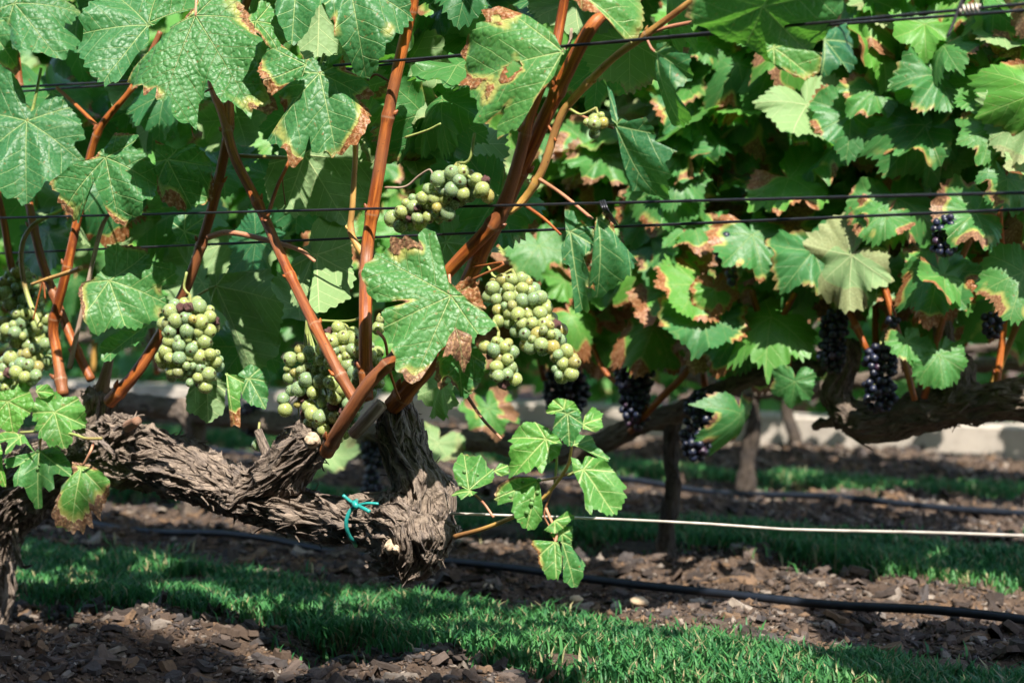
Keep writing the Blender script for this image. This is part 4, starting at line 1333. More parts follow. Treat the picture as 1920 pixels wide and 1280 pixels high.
def ribbon(name, pts, w, mat, parent, off, seed, thick=0.0012, n=14, wave=0.004):
    """thin curled flap of bark or plastic along pixel points"""
    P = np.array([at(p[0], p[1], D1 - off - (p[2] if len(p) > 2 else 0)) for p in pts])
    Pr, wr = resample(P, np.array(w) * mpp(P[0]), 0.003)
    T, N, B = frames(Pr)
    side = np.cross(T, -FWD[None]); side /= np.linalg.norm(side, axis=1)[:, None]
    nn = np.cross(side, T)
    m = 7
    u = np.linspace(-1, 1, m)
    V = Pr[:, None] + side[:, None] * (u[None] * wr[:, None])[..., None]
    wz = wave * noise(np.stack([np.repeat(np.arange(len(Pr)) * 0.45, m), np.tile(u * 1.8, len(Pr)), np.full(len(Pr) * m, seed)], 1)).reshape(len(Pr), m)
    V = V + nn[:, None] * wz[..., None]
    top = (V + nn[:, None] * thick / 2).reshape(-1, 3); bot = (V - nn[:, None] * thick / 2).reshape(-1, 3)
    i, j = np.meshgrid(np.arange(len(Pr) - 1), np.arange(m - 1), indexing='ij')
    a = (i * m + j).ravel()
    Q = np.stack([a, a + 1, a + m + 1, a + m], 1)
    k = len(top)
    Q = np.vstack([Q, Q[:, ::-1] + k])
    edge = []
    for r_ in range(len(Pr) - 1):
        edge.append((r_ * m, (r_ + 1) * m, (r_ + 1) * m + k, r_ * m + k)); e = m - 1
        edge.append((r_ * m + e, r_ * m + e + k, (r_ + 1) * m + e + k, (r_ + 1) * m + e))
    Q = np.vstack([Q, edge])
    base = np.array(parent.location) if parent is not None else np.zeros(3)
    me = make_mesh(name, np.vstack([top, bot]) - base, Q)
    s = np.repeat(np.arange(len(Pr)) * 0.003, m)
    fv = np.stack([s, np.tile(u, len(Pr)) * np.repeat(wr, m), s * 0 + seed], 1)
    add_attr(me, 'fib', 'FLOAT_VECTOR', np.vstack([fv, fv]))
    return obj(name, me, mat, parent)
ribbon('bark_flap', [(748, 1045), (722, 1066), (700, 1062), (684, 1055)], [14, 14, 10, 5], M_BARK, vine, 0.03, 1.1)
ribbon('bark_flap', [(738, 1042), (712, 1044), (692, 1037)], [8, 7, 3], M_BARK, vine, 0.035, 2.1)
ribbon('bark_flap', [(600, 936), (622, 952), (650, 972), (690, 978)], [5, 8, 8, 3], M_BARK, vine, 0.055, 3.1)
ribbon('bark_flap', [(28, 990), (32, 1040), (44, 1062), (60, 1060)], [6, 6, 4, 2], M_BARK, vine, 0.035, 4.1)
ribbon('bark_flap', [(15, 1050), (22, 1110), (14, 1150), (6, 1200)], [7, 6, 4, 2], M_BARK, vine, 0.03, 5.1)
ribbon('bark_flap', [(140, 800), (175, 820), (215, 850)], [6, 9, 4], M_BARK, vine, 0.065, 6.1)
ribbon('bark_flap', [(230, 830), (280, 810), (330, 830)], [4, 8, 4], M_BARK, vine, 0.06, 7.1)

# canes: (points with radius in pixels [and offset towards the viewer], material)
CANES = [
    ([(736, 760, 21, 0.01), (775, 716, 20, 0.015), (815, 668, 17, 0.01), (880, 522, 17, 0.0), (935, 410, 18, 0.0), (985, 300, 17), (1045, 175, 16), (1108, 52, 15), (1150, 20, 9, -0.02), (1240, -25, 8, -0.03)], M_CANE),
    ([(614, 846, 17, 0.05), (640, 800, 15, 0.07), (690, 722, 15, 0.075), (745, 662, 14, 0.06), (800, 560, 13, 0.03), (848, 498, 14, 0.025), (928, 412, 16, 0.02), (962, 330, 14, 0.02), (998, 200, 12, 0.02), (1035, 110, 11, 0.01), (1050, 40, 11, 0.0), (1062, -30, 10)], M_CANE),
    ([(688, 748, 15, 0.06), (684, 600, 14.5, 0.06), (688, 480, 14, 0.015), (708, 340, 13.5, 0.01), (735, 180, 13, 0.005), (762, 60, 12.5), (785, -40, 12)], M_CANE),
    ([(668, 752, 13, 0.065), (622, 672, 12.5, 0.068), (545, 520, 11, 0.035), (490, 400, 11, 0.015), (442, 300, 11, 0.01), (418, 215, 10, 0.005), (396, 160, 8, 0.0), (380, 60, 8, -0.03)], M_CANE),
    ([(206, 752, 15, 0.02), (252, 702, 13, 0.015), (292, 640, 12), (345, 545, 11.5), (385, 430, 11), (410, 330, 11), (428, 230, 11), (430, 120, 10, -0.02), (470, -20, 9, -0.03)], M_CANE),
    ([(118, 738, 13, 0.03), (106, 655, 11, 0.02), (101, 605, 11, 0.02), (124, 512, 10, 0.02), (148, 400, 9.5, 0.01), (166, 310, 9), (190, 238, 8), (252, 160, 6, -0.01), (300, 60, 6, -0.03)], M_CANE),
    ([(172, 710, 10, -0.01), (125, 615, 10, -0.01), (82, 500, 9.5, -0.01), (58, 400, 9, -0.01), (45, 320, 8, -0.02), (30, 100, 8, -0.03)], M_CANE),
    ([(45, 560, 8, -0.02), (22, 495, 8, -0.01), (6, 405, 7.5, -0.01), (-20, 300, 7)], M_CANE),
    ([(955, 398, 8, 0.01), (985, 372, 9, 0.0), (1018, 318, 9), (1048, 228, 9), (1076, 186, 9), (1150, 112, 8), (1205, 72, 8), (1285, 12, 7), (1330, -20, 7)], M_CANEY),
    ([(680, 478, 8, 0.01), (658, 435, 7, 0.01), (662, 380, 6.5, 0.01), (667, 300, 6, 0.01), (668, 262, 7, 0.01), (670, 245, 4, 0.01)], M_CANEY),
    ([(132, 690, 6, 0.0), (152, 592, 5, 0.0), (186, 440, 5, 0.0), (208, 395, 4, 0.0)], M_GREYWOOD),
    ([(60, 534, 3, 0.05), (100, 520, 4.5, 0.05), (152, 502, 6, 0.06)], M_CANEY),
    ([(76, 612, 6, 0.03), (48, 540, 5.5, 0.03), (40, 470, 5.5, 0.03), (60, 425, 5, 0.02), (110, 398, 4, 0.0), (150, 380, 4, -0.02)], M_GREENSTEM),
    ([(502, 408, 4.5, 0.02), (520, 352, 4, 0.01), (545, 295, 4, 0.0), (540, 270, 4, 0.0)], M_CANE),
    ([(186, 240, 5, 0), (150, 205, 4.5), (105, 165, 4)], M_CANE),
    ([(852, 1004, 6, 0.02), (920, 985, 5, 0.03), (990, 955, 4.5, 0.035), (1022, 930, 4.2, 0.04), (1050, 895, 4, 0.04), (1066, 868, 3.6, 0.04), (1072, 835, 3.2, 0.04), (1074, 790, 2.5, 0.04)], M_CANEY),
    ([(1005, 900, 2.4, 0.035), (1035, 895, 2.6, 0.04), (1066, 888, 2.8, 0.04)], M_PINKSTEM),
    ([(1040, 905, 3, 0.035), (1044, 860, 2.8, 0.035), (1040, 830, 2.4, 0.035)], M_GREENSTEM),
    ([(925, 968, 3, 0.03), (905, 940, 2.6, 0.03), (880, 918, 2.4, 0.03)], M_PINKSTEM),
    ([(1035, 915, 2, 0.035), (1020, 960, 2, 0.035), (1030, 985, 2, 0.03), (1040, 1010, 2, 0.03)], M_PINKSTEM),
    ([(190, 822, 3.5, 0.08), (160, 822, 3.5, 0.09), (138, 815, 3.2, 0.09), (100, 810, 3, 0.09), (40, 812, 3, 0.09)], M_GREENSTEM),
    ([(175, 830, 3, 0.08), (170, 845, 3, 0.09), (156, 872, 2.6, 0.09)], M_PINKSTEM),
]
for pts, mt in CANES:
    P, r = path(pts, D1)
    r = r * 0.87
    tube_obj('cane', P, r, mt, vine, 16 if pts[0][2] > 7 else 10, 0.004, 'auto' if pts[0][2] > 7 else None, 0.02, 0.0016)
# tendrils and thin stalks
for pts, mt in (([(918, 382, 2.8), (900, 350, 2.6), (886, 320, 2.2)], M_CANE), ([(708, 622, 3.4, 0.04), (722, 640, 3, 0.05), (730, 690, 2.8, 0.05), (742, 730, 2.6, 0.05), (750, 748, 2, 0.05)], M_CANE),
                ([(722, 352, 2.4, 0.0), (760, 350, 2.2), (785, 330, 2), (806, 318, 1.8), (812, 332, 1.4)], M_GREYWOOD), ([(398, 165, 2.2, 0.02), (375, 180, 1.8, 0.02), (372, 205, 1.6, 0.03), (360, 240, 1.4, 0.02), (366, 262, 1.2, 0.02)], M_CANE),
                ([(870, 532, 2.8, 0.02), (905, 515, 2.6, 0.03), (938, 500, 2.4, 0.03), (942, 492, 2.6, 0.03), (905, 498, 2.2, 0.02), (880, 502, 2, 0.0)], M_CANE), ([(876, 742, 3.2, 0.02), (905, 785, 3, 0.02), (940, 822, 2.6, 0.02)], M_PINKSTEM),
                ([(1010, 335, 4, 0.0), (1055, 365, 3.5, 0.01), (1110, 410, 3, 0.02)], M_PINKSTEM), ([(1068, 205, 3.2), (1100, 222, 3), (1150, 240, 2.6, 0.01)], M_PINKSTEM), ([(985, 385, 3.4), (1020, 410, 3), (1052, 440, 2.4)], M_CANE),
                ([(390, 445, 6, 0.0), (425, 436, 5.5), (480, 445, 5), (560, 468, 4.4), (590, 490, 3.5)], M_PINKSTEM), ([(1210, 68, 3), (1222, 92, 3), (1230, 98, 2.6)], M_PINKSTEM), ([(1205, 68, 4), (1250, 52, 4), (1320, 38, 3.6), (1350, 32, 3)], M_PINKSTEM),
                ([(85, 560, 1.8, 0.05), (80, 530, 1.8, 0.05), (62, 600, 1.5, 0.05)], M_CANE), ([(1000, 210, 3.6), (1030, 240, 3.4), (1042, 265, 3)], M_CANE), ([(445, 292, 4, 0.0), (540, 296, 3.6, -0.01)], M_GREENSTEM),
                ([(542, 305, 1.3), (530, 330, 1.2), (535, 385, 1.2)], M_CANE), ([(690, 150, 2.6), (705, 140, 2.4), (725, 150, 2.4), (745, 160, 2.6)], M_CANE), ([(760, 258, 2.6), (800, 245, 2.4), (826, 232, 2.2)], M_GREENSTEM)):
    P, r = path(pts, D1)
    tube_obj('tendril', P, r, mt, vine, 8, 0.003)

# ------------------------------------------------------------------ front leaves traced one by one
B = lambda **k: k
h = hero
h(vine, ZB, (760, 165), [(640, 195), (480, 250), (490, 310), (575, 330), (660, 310), (540, 380), (380, 360), (385, 430), (350, 500), (200, 535), (80, 580), (10, 690), (50, 720), (45, 830), (140, 830), (180, 850), (220, 920), (330, 880), (340, 1000), (390, 1040), (450, 1010), (480, 940), (500, 1010), (510, 1130), (570, 1240), (640, 1190), (660, 1150), (750, 1250), (765, 1010), (830, 960), (835, 890), (880, 830), (930, 860), (970, 960), (1010, 1040), (1070, 1065), (1110, 1040), (1160, 1080), (1240, 1070), (1310, 1170), (1360, 1080), (1440, 1060), (1480, 1120), (1570, 1130), (1600, 1090), (1560, 950), (1470, 900), (1440, 780), (1390, 680), (1400, 580), (1480, 470), (1450, 380), (1370, 340), (1420, 290), (1330, 200), (1310, 100), (1230, 0), (1150, -150), (950, -190), (820, -90), (775, 60)],
  off=0.085, brown=0.14, hue=0.35, quilt=1.0, tip=(1340, 1080), veins=(-112, -60, 0, 47, 95), cup=0.12, bulge=0.06, stalk=[(775, -60), (800, -200)], smat=M_PINKSTEM)
h(vine, Z1, (827, 142), [(820, 30), (780, -60), (640, -90), (500, 10), (440, 80), (470, 140), (420, 220), (460, 280), (480, 330), (520, 380), (590, 430), (650, 450), (700, 400), (760, 320), (825, 270), (835, 210)], off=0.075, brown=0.03, hue=0.2, quilt=0.6, tip=(560, 430), n=(0.2, 0.1))
h(vine, Z1, (830, 130), [(850, 150), (905, 110), (960, 60), (1080, 20), (1090, -60), (900, -90), (800, -70)], off=0.06, brown=0.05, hue=0.3, quilt=0.9, tip=(1080, 0))
h(vine, Z1, (80, 20), [(40, -60), (200, -80), (340, -40), (430, 0), (380, 90), (335, 60), (345, 110), (420, 150), (400, 240), (330, 300), (260, 290), (190, 285), (130, 300), (70, 270), (50, 200), (60, 140), (20, 110), (-60, 60), (-50, -20)], off=0.08, brown=0.06, hue=0.2, quilt=0.7, tip=(320, 300))
h(vine, Z1, (-90, 120), [(-60, 60), (20, 110), (60, 160), (100, 270), (80, 330), (20, 340), (-100, 330), (-180, 200)], off=0.06, brown=0.15, hue=0.2, quilt=0.6)
h(vine, Z1, (150, 675), [(120, 600), (150, 560), (110, 470), (40, 420), (-40, 400), (-120, 470), (-170, 600), (-170, 800), (-120, 1000), (0, 1075), (60, 1080), (130, 1100), (190, 1080), (260, 1020), (340, 980), (430, 930), (460, 870), (400, 780), (470, 750), (440, 650), (380, 590), (350, 550), (270, 540), (235, 610)], off=0.065, brown=0.05, hue=0.12, quilt=0.5, tip=(130, 1100), cup=0.15, stalk=[(185, 600), (230, 380)])
h(vine, Z1, (590, 880), [(610, 800), (640, 745), (740, 745), (780, 770), (735, 820), (800, 850), (850, 900), (890, 950), (850, 1000), (860, 1100), (800, 1130), (790, 1190), (730, 1170), (650, 1205), (600, 1180), (560, 1100), (520, 1000), (470, 990), (465, 1080), (420, 1190), (370, 1150), (310, 1110), (330, 1080), (270, 1040), (340, 1000), (440, 920), (500, 905)], off=0.09, brown=0.16, hue=0.25, quilt=0.8, tip=(650, 1205), bulge=0.2, stalk=[(560, 940), (540, 1000)])
h(vine, Z1, (935, 890), [(870, 850), (880, 800), (940, 820), (990, 840), (1080, 800), (1150, 860), (1190, 960), (1170, 1080), (1080, 1130), (980, 1145), (900, 1120), (860, 1050), (870, 960)], off=0.05, brown=0.62, hue=0.45, quilt=0.6, tip=(1050, 1135), n=(-0.2, -0.1))
h(vine, Z2, (475, 410), [(400, 350), (430, 325), (520, 380), (535, 300), (600, 310), (620, 370), (690, 400), (740, 430), (770, 490), (730, 520), (640, 545), (700, 540), (750, 570), (755, 680), (700, 780), (640, 800), (540, 810), (420, 800), (412, 720), (395, 690), (372, 830), (320, 875), (280, 830), (240, 760), (150, 700), (240, 640), (330, 600), (260, 570), (240, 500), (300, 440), (380, 430)], off=0.045, brown=0.26, hue=0.25, quilt=0.5, tip=(560, 810), bulge=0.08, stalk=[(480, 360), (500, 300)])
h(vine, Z2, (400, 365), [(400, 330), (340, 330), (300, 280), (240, 220), (170, 205), (190, 260), (140, 300), (120, 370), (160, 450), (200, 500), (250, 480), (330, 440), (380, 420)], off=0.075, brown=0.35, hue=0.35, quilt=0.8, tip=(160, 440))
h(vine, Z2, (120, 120), [(60, 100), (130, 60), (130, 20), (190, 30), (220, 90), (200, 130), (220, 180), (300, 250), (380, 320), (350, 350), (280, 260), (190, 220), (120, 170)], off=0.10, brown=0.2, hue=0.5, quilt=0.8, tip=(330, 320), n=(0.5, 0.4))
h(vine, Z2, (350, -120), [(220, 0), (225, 60), (240, 110), (300, 215), (350, 190), (400, 160), (440, 100), (495, 0), (470, -120), (400, -160), (280, -140)], off=0.06, brown=0.0, hue=0.2, quilt=0.45, tip=(310, 200))
h(vine, Z2, (640, -100), [(490, 0), (520, 80), (560, 130), (550, 200), (610, 220), (650, 290), (720, 325), (790, 310), (850, 220), (930, 150), (985, 60), (970, -50), (800, -140), (600, -140)], off=0.05, brown=0.16, hue=0.2, quilt=0.6, tip=(720, 320))
h(vine, Z2, (1830, 290), [(1790, 200), (1740, 150), (1650, 80), (1560, 30), (1470, 5), (1380, 20), (1390, 70), (1300, 140), (1240, 190), (1250, 240), (1270, 300), (1220, 380), (1300, 410), (1290, 470), (1340, 500), (1330, 590), (1330, 620), (1370, 660), (1400, 610), (1500, 560), (1500, 600), (1445, 660), (1450, 712), (1570, 700), (1620, 650), (1690, 540), (1740, 500), (1790, 430), (1750, 400), (1822, 320)], off=0.035, brown=0.36, hue=0.5, quilt=0.5, tip=(1240, 400), holes=[(1555, 360, 42), (1530, 400, 24)], n=(-0.1, -0.15), stalk=[(1870, 240), (1880, 160)], smat=M_GREYWOOD)
h(vine, Z4, (910, 520), [(880, 430), (865, 300), (830, 190), (790, 165), (760, 158), (725, 175), (740, 250), (680, 220), (570, 212), (560, 255), (470, 280), (460, 320), (418, 350), (415, 430), (450, 500), (500, 548), (570, 540), (650, 548), (660, 560), (540, 590), (528, 640), (545, 720), (580, 780), (590, 860), (610, 940), (690, 1000), (740, 960), (800, 880), (860, 800), (905, 770), (940, 730), (1000, 760), (1040, 790), (1050, 740), (1100, 745), (1165, 680), (1090, 600), (1000, 540)], off=0.068, brown=0.25, hue=0.45, quilt=0.75, tip=(690, 1000), cup=0.1, bulge=0.08, veins=(-110, -55, 0, 42, 100), stalk=[(905, 470), (900, 400)], smat=M_PINKSTEM)
# dead curled lobes of that leaf
h(vine, Z4, (935, 700), [(900, 740), (875, 830), (930, 830), (975, 830), (1010, 880), (1035, 830), (1020, 740), (990, 745), (960, 720)], off=0.083, brown=2.5, hue=0.5, tip=(1010, 880), ruffle=0.5, cup=0.8, n=(0.3, 0.2))
h(vine, Z4, (920, 510), [(920, 470), (960, 440), (1010, 440), (1060, 480), (1085, 560), (1110, 610), (1060, 590), (1000, 540)], off=0.06, brown=2.5, hue=0.5, tip=(1100, 605), ruffle=0.5, cup=-0.3)
h(vine, Z4, (950, 800), [(860, 820), (830, 870), (820, 980), (850, 1050), (900, 1000), (950, 1040), (960, 1092), (1000, 1090), (1060, 1030), (1090, 960), (1105, 870), (1060, 810)], off=0.055, brown=0.25, hue=0.3, quilt=0.9, tip=(970, 1090), holes=[(893, 990, 18)], n=(0, -0.5))
h(vine, Z3, (610, 435), [(595, 360), (590, 290), (640, 258), (730, 250), (820, 262), (850, 330), (900, 352), (970, 338), (985, 400), (970, 430), (890, 440), (900, 490), (950, 510), (880, 560), (870, 622), (800, 640), (740, 680), (660, 700), (610, 680), (530, 715), (490, 690), (460, 640), (450, 560), (440, 520), (425, 480), (450, 440), (520, 430)], off=0.06, brown=0.16, hue=0.4, quilt=0.45, tip=(700, 695), stalk=[(610, 400), (600, 330)])
h(vine, Z3, (1205, 465), [(1160, 400), (1300, 390), (1480, 365), (1500, 400), (1550, 470), (1640, 560), (1560, 700), (1550, 840), (1450, 965), (1380, 960), (1330, 860), (1290, 700), (1230, 620), (1170, 560), (1165, 490)], off=-0.06, brown=0.0, hue=0.0, quilt=0.5, tip=(1450, 960), flip=True, n=(-0.4, -0.5), stalk=[(1150, 490), (1100, 520)])
h(vine, ZP, (165, 480), [(100, 330), (130, 180), (210, 110), (330, 95), (420, 200), (480, 320), (490, 450), (500, 640), (525, 740), (480, 850), (470, 960), (400, 1000), (330, 1050), (190, 1120), (80, 1010), (140, 850), (150, 600)], off=-0.03, brown=0.08, hue=0.9, quilt=0.3, tip=(190, 1120), flip=True, n=(0.1, 0.15), bulge=0.04, ruffle=0.05)
h(vine, ZP, (140, 470), [(110, 330), (60, 380), (-20, 500), (-60, 700), (-20, 950), (60, 1000), (120, 860), (135, 600)], off=-0.035, brown=0.0, hue=0.1, quilt=0.3, tip=(-10, 950), flip=True, n=(-0.8, 0))
h(vine, Z2, (390, 865), [(350, 880), (200, 890), (160, 1000), (200, 1150), (350, 1200), (480, 1200), (640, 1250), (750, 1100), (785, 950), (795, 830), (740, 640), (640, 790), (450, 815)], off=-0.045, brown=0.0, hue=0.05, quilt=0.4, tip=(640, 1250), flip=True, n=(0, -0.6), stalk=[(340, 880), (280, 880)])
h(vine, Z2, (470, -10), [(430, 80), (380, 150), (350, 250), (400, 350), (480, 330), (600, 300), (640, 200), (560, 100)], off=-0.02, brown=0.0, hue=0.15, quilt=0.4, tip=(470, 330), flip=True, n=(0, -0.4))
h(vine, Z3, (830, 680), [(750, 690), (640, 730), (555, 790), (560, 840), (620, 850), (700, 800), (760, 812), (800, 770)], off=0.0, brown=0.05, hue=0.35, quilt=0.5, tip=(580, 830), n=(0, 0.8))
h(vine, Z3, (1265, 955), [(1310, 960), (1370, 990), (1340, 1060), (1335, 1130), (1330, 1220), (1270, 1205), (1270, 1080), (1262, 1000)], off=0.03, brown=0.7, hue=0.8, quilt=0.4, tip=(1300, 1225), ruffle=0.3)
h(vine, Z3, (1150, 980), [(1060, 1020), (1040, 1080), (1050, 1150), (1170, 1215), (1250, 1170), (1265, 1000), (1200, 970)], off=-0.02, brown=0.0, hue=0.05, quilt=0.4, tip=(1170, 1210), n=(0, -0.7), flip=True)
h(vine, Z3, (1390, 980), [(1330, 960), (1400, 900), (1480, 940), (1500, 1060), (1480, 1140), (1400, 1130), (1350, 1080)], off=-0.05, brown=0.0, hue=0.3, quilt=0.4, tip=(1480, 1140))
h(vine, Z3, (1030, 160), [(970, 80), (1050, 50), (1140, 80), (1150, 200), (1080, 240), (1000, 220), (960, 150)], off=-0.05, brown=0.0, hue=0.05, quilt=0.4, n=(0, -0.4))
# lower left shoot
h(vine, ZE, (410, 370), [(370, 250), (430, 230), (470, 260), (580, 250), (600, 290), (640, 330), (650, 400), (630, 460), (560, 490), (540, 500), (545, 590), (500, 610), (460, 625), (420, 600), (370, 625), (330, 580), (280, 560), (290, 500), (240, 490), (280, 440), (235, 430), (240, 350), (280, 280)], off=0.095, brown=0.05, hue=0.75, quilt=0.4, tip=(470, 625), cup=0.3)
h(vine, ZE, (60, 290), [(-60, 250), (0, 220), (100, 205), (150, 190), (150, 130), (200, 110), (230, 150), (210, 190), (255, 290), (250, 340), (190, 400), (170, 450), (90, 530), (50, 500), (0, 480), (-80, 460)], off=0.085, brown=0.0, hue=0.9, quilt=0.8, tip=(90, 530))
h(vine, ZE, (295, 660), [(180, 690), (30, 720), (50, 790), (160, 780), (110, 860), (110, 930), (180, 930), (200, 990), (250, 1060), (300, 1020), (290, 920), (340, 930), (380, 990), (420, 950), (410, 850), (540, 870), (530, 760), (480, 680), (430, 620), (350, 655)], off=0.095, brown=0.0, hue=0.4, quilt=0.3, tip=(255, 1060), galls=14, bulge=0.2, stalk=[(298, 610), (310, 550)], smat=M_PINKSTEM)
h(vine, ZE, (610, 790), [(540, 740), (550, 860), (450, 900), (440, 960), (400, 1030), (440, 1040), (375, 1110), (390, 1180), (460, 1210), (530, 1262), (560, 1220), (600, 1245), (640, 1190), (685, 1210), (640, 1140), (640, 1105), (690, 1100), (740, 1160), (750, 1080), (760, 1030), (830, 970), (835, 900), (780, 840), (680, 760), (640, 760)], off=0.085, brown=0.3, hue=0.8, quilt=0.35, tip=(510, 1255), bulge=0.12)
h(vine, ZE, (270, 215), [(270, 170), (330, 155), (370, 170), (410, 215), (380, 240), (350, 265), (290, 255)], off=0.11, brown=0.0, hue=0.9, quilt=0.6, tip=(400, 215))
h(vine, ZE, (150, 560), [(100, 515), (40, 510), (-30, 520), (-60, 590), (20, 560), (60, 600), (30, 660), (80, 700), (110, 620), (200, 600), (230, 640), (260, 660), (180, 540)], off=0.115, brown=0.1, hue=0.7, quilt=0.4, tip=(-40, 560), n=(0, 0.6))
h(vine, ZE, (-40, 640), [(0, 600), (20, 680), (10, 760), (30, 830), (20, 900), (-40, 880), (-90, 760)], off=0.11, brown=0.25, hue=1.0, quilt=0.4, tip=(20, 900))
# right shoot
h(vine, Z6, (1380, 305), [(1395, 250), (1320, 208), (1270, 215), (1220, 250), (1168, 312), (1200, 335), (1175, 370), (1180, 420), (1172, 500), (1240, 490), (1290, 502), (1320, 460), (1360, 505), (1380, 450), (1420, 420), (1455, 395), (1472, 330), (1440, 285)], off=0.05, brown=0.0, hue=0.85, quilt=0.5, tip=(1200, 490), cup=0.25, bulge=0.15)
h(vine, Z6, (1500, 165), [(1440, 155), (1500, 140), (1560, 150), (1590, 210), (1570, 270), (1520, 335), (1460, 300), (1415, 262), (1430, 200)], off=0.065, brown=0.03, hue=0.3, quilt=0.7, tip=(1515, 335), bulge=0.2, amp=0.1)
h(vine, Z6, (1480, 140), [(1378, 150), (1420, 85), (1470, 78), (1530, 100), (1580, 160), (1500, 180), (1430, 170)], off=0.05, brown=0.02, hue=0.9, quilt=0.5, tip=(1385, 150), amp=0.08)
h(vine, Z6, (1585, 225), [(1595, 180), (1640, 125), (1700, 142), (1690, 190), (1702, 232), (1660, 262), (1585, 250)], off=0.05, brown=0.0, hue=0.9, quilt=0.4, tip=(1700, 180), amp=0.08)
h(vine, Z6, (1535, 340), [(1545, 265), (1640, 300), (1660, 340), (1690, 370), (1738, 402), (1720, 425), (1620, 385)], off=0.035, brown=0.0, hue=0.5, quilt=0.4, tip=(1735, 410), n=(0, 0.7), amp=0.08)
h(vine, Z6, (1590, 475), [(1520, 410), (1560, 420), (1582, 450), (1600, 400), (1680, 410), (1750, 470), (1800, 530), (1842, 560), (1810, 572), (1832, 612), (1810, 660), (1770, 710), (1720, 718), (1650, 690), (1630, 727), (1600, 690), (1600, 620), (1570, 560), (1530, 480)], off=0.055, brown=0.0, hue=0.75, quilt=0.35, tip=(1770, 715), stalk=[(1540, 490), (1505, 510)])
h(vine, Z6, (950, 590), [(900, 570), (870, 520), (860, 460), (900, 350), (940, 370), (970, 390), (1030, 400), (1060, 450), (1088, 460), (1092, 510), (1080, 560), (1010, 582)], off=0.05, brown=0.2, hue=0.6, quilt=0.6, tip=(920, 350), galls=4)
h(vine, Z6, (1340, 535), [(1300, 518), (1190, 530), (1110, 580), (1092, 620), (1110, 662), (1180, 650), (1200, 645), (1188, 700), (1210, 742), (1250, 780), (1300, 792), (1362, 740), (1362, 660), (1345, 560)], off=0.05, brown=0.2, hue=0.7, quilt=0.6, tip=(1270, 790), galls=16, bulge=0.18)
h(vine, Z6, (1090, 485), [(1120, 440), (1170, 450), (1175, 500), (1110, 512)], off=0.04, brown=0.0, hue=0.8, quilt=0.3, amp=0.1)
h(vine, Z6, (960, 600), [(850, 598), (880, 590), (950, 588), (1000, 610), (910, 640)], off=0.06, brown=0.0, hue=0.7, quilt=0.3, n=(0, 0.6))
h(vine, Z6, (1430, 760), [(1370, 810), (1440, 750), (1500, 708), (1545, 740), (1500, 780), (1430, 832)], off=0.05, brown=0.05, hue=0.7, quilt=0.3, tip=(1430, 830), amp=0.1)
h(vine, Z6, (1470, 830), [(1400, 840), (1450, 800), (1530, 790), (1530, 872), (1450, 875)], off=0.04, brown=0.0, hue=0.5, quilt=0.3, amp=0.1, n=(0, -0.3))
h(vine, Z6, (1430, 880), [(1310, 868), (1298, 910), (1335, 930), (1340, 990), (1390, 1072), (1450, 1078), (1470, 1020), (1470, 950), (1450, 880)], off=0.055, brown=0.15, hue=0.6, quilt=0.5, tip=(1440, 1078), stalk=[(1440, 830), (1400, 740), (1380, 690)], smat=M_PINKSTEM)
h(vine, Z6, (1470, 880), [(1520, 870), (1540, 920), (1612, 1000), (1590, 1040), (1582, 1120), (1550, 1132), (1480, 1090), (1490, 1000), (1465, 940)], off=0.05, brown=0.08, hue=0.4, quilt=0.5, tip=(1560, 1130), n=(0.4, -0.2))
# hanging leaves in shade, centre right; a dark hue carries part of that shade
h(vine, ZR, (690, 290), [(690, 245), (740, 235), (800, 290), (865, 300), (862, 420), (800, 512), (770, 520), (832, 625), (800, 680), (740, 705), (665, 690), (670, 500), (685, 380)], off=0.02, brown=0.08, hue=0.08, quilt=0.3, tip=(720, 705), n=(-0.9, -0.5))
h(vine, ZR, (460, 700), [(480, 660), (560, 690), (620, 650), (650, 720), (640, 830), (740, 840), (700, 900), (722, 960), (690, 1040), (650, 1125), (590, 1090), (560, 1070), (520, 1065), (500, 950), (480, 830)], off=0.02, brown=0.05, hue=0.05, quilt=0.3, tip=(620, 1120), n=(-0.9, -0.5), stalk=[(400, 690), (330, 660)])
h(vine, ZR, (470, 695), [(415, 415), (440, 440), (462, 490), (450, 600), (485, 690), (440, 680), (408, 540)], off=0.02, brown=0.05, hue=0.0, quilt=0.3, tip=(415, 415), n=(0.8, 0))
h(vine, ZQ, (90, 165), [(60, 40), (110, 50), (130, 110), (220, 150), (215, 250), (150, 360), (220, 440), (255, 520), (190, 480), (150, 500), (185, 590), (80, 600), (90, 360), (40, 340), (40, 250), (65, 190)], off=0.02, brown=0.12, hue=0.1, quilt=0.3, tip=(130, 600), n=(-0.3, -0.2))
h(vine, ZQ, (250, 90), [(280, 45), (330, 110), (350, 180), (400, 270), (485, 320), (460, 360), (440, 400), (320, 490), (270, 500), (230, 430), (225, 250), (230, 110)], off=0.03, brown=0.14, hue=0.15, quilt=0.3, tip=(290, 500), n=(0.2, -0.2))
h(vine, Z0, (1430, 12), [(1280, 15), (1300, -10), (1350, -45), (1450, -60), (1540, -40), (1600, 5), (1570, 50), (1555, 90), (1530, 120), (1500, 112), (1470, 130), (1440, 120), (1410, 95), (1370, 88), (1325, 66), (1290, 34)], off=0.07, brown=0.10, hue=0.3, quilt=0.6, tip=(1530, 120), n=(0.3, -1.25))
h(vine, Z0, (1450, 90), [(1435, 80), (1500, 95), (1545, 98), (1540, 125), (1510, 142), (1475, 130), (1440, 110)], off=0.04, brown=0.1, hue=0.6, quilt=0.5, tip=(1530, 138))
h(vine, Z0, (1545, 75), [(1555, 55), (1585, 45), (1610, 68), (1614, 118), (1600, 130), (1580, 118), (1560, 135), (1542, 125)], off=0.05, brown=0.0, hue=0.0, quilt=0.3, tip=(1600, 130), n=(0.5, 0), amp=0.1)
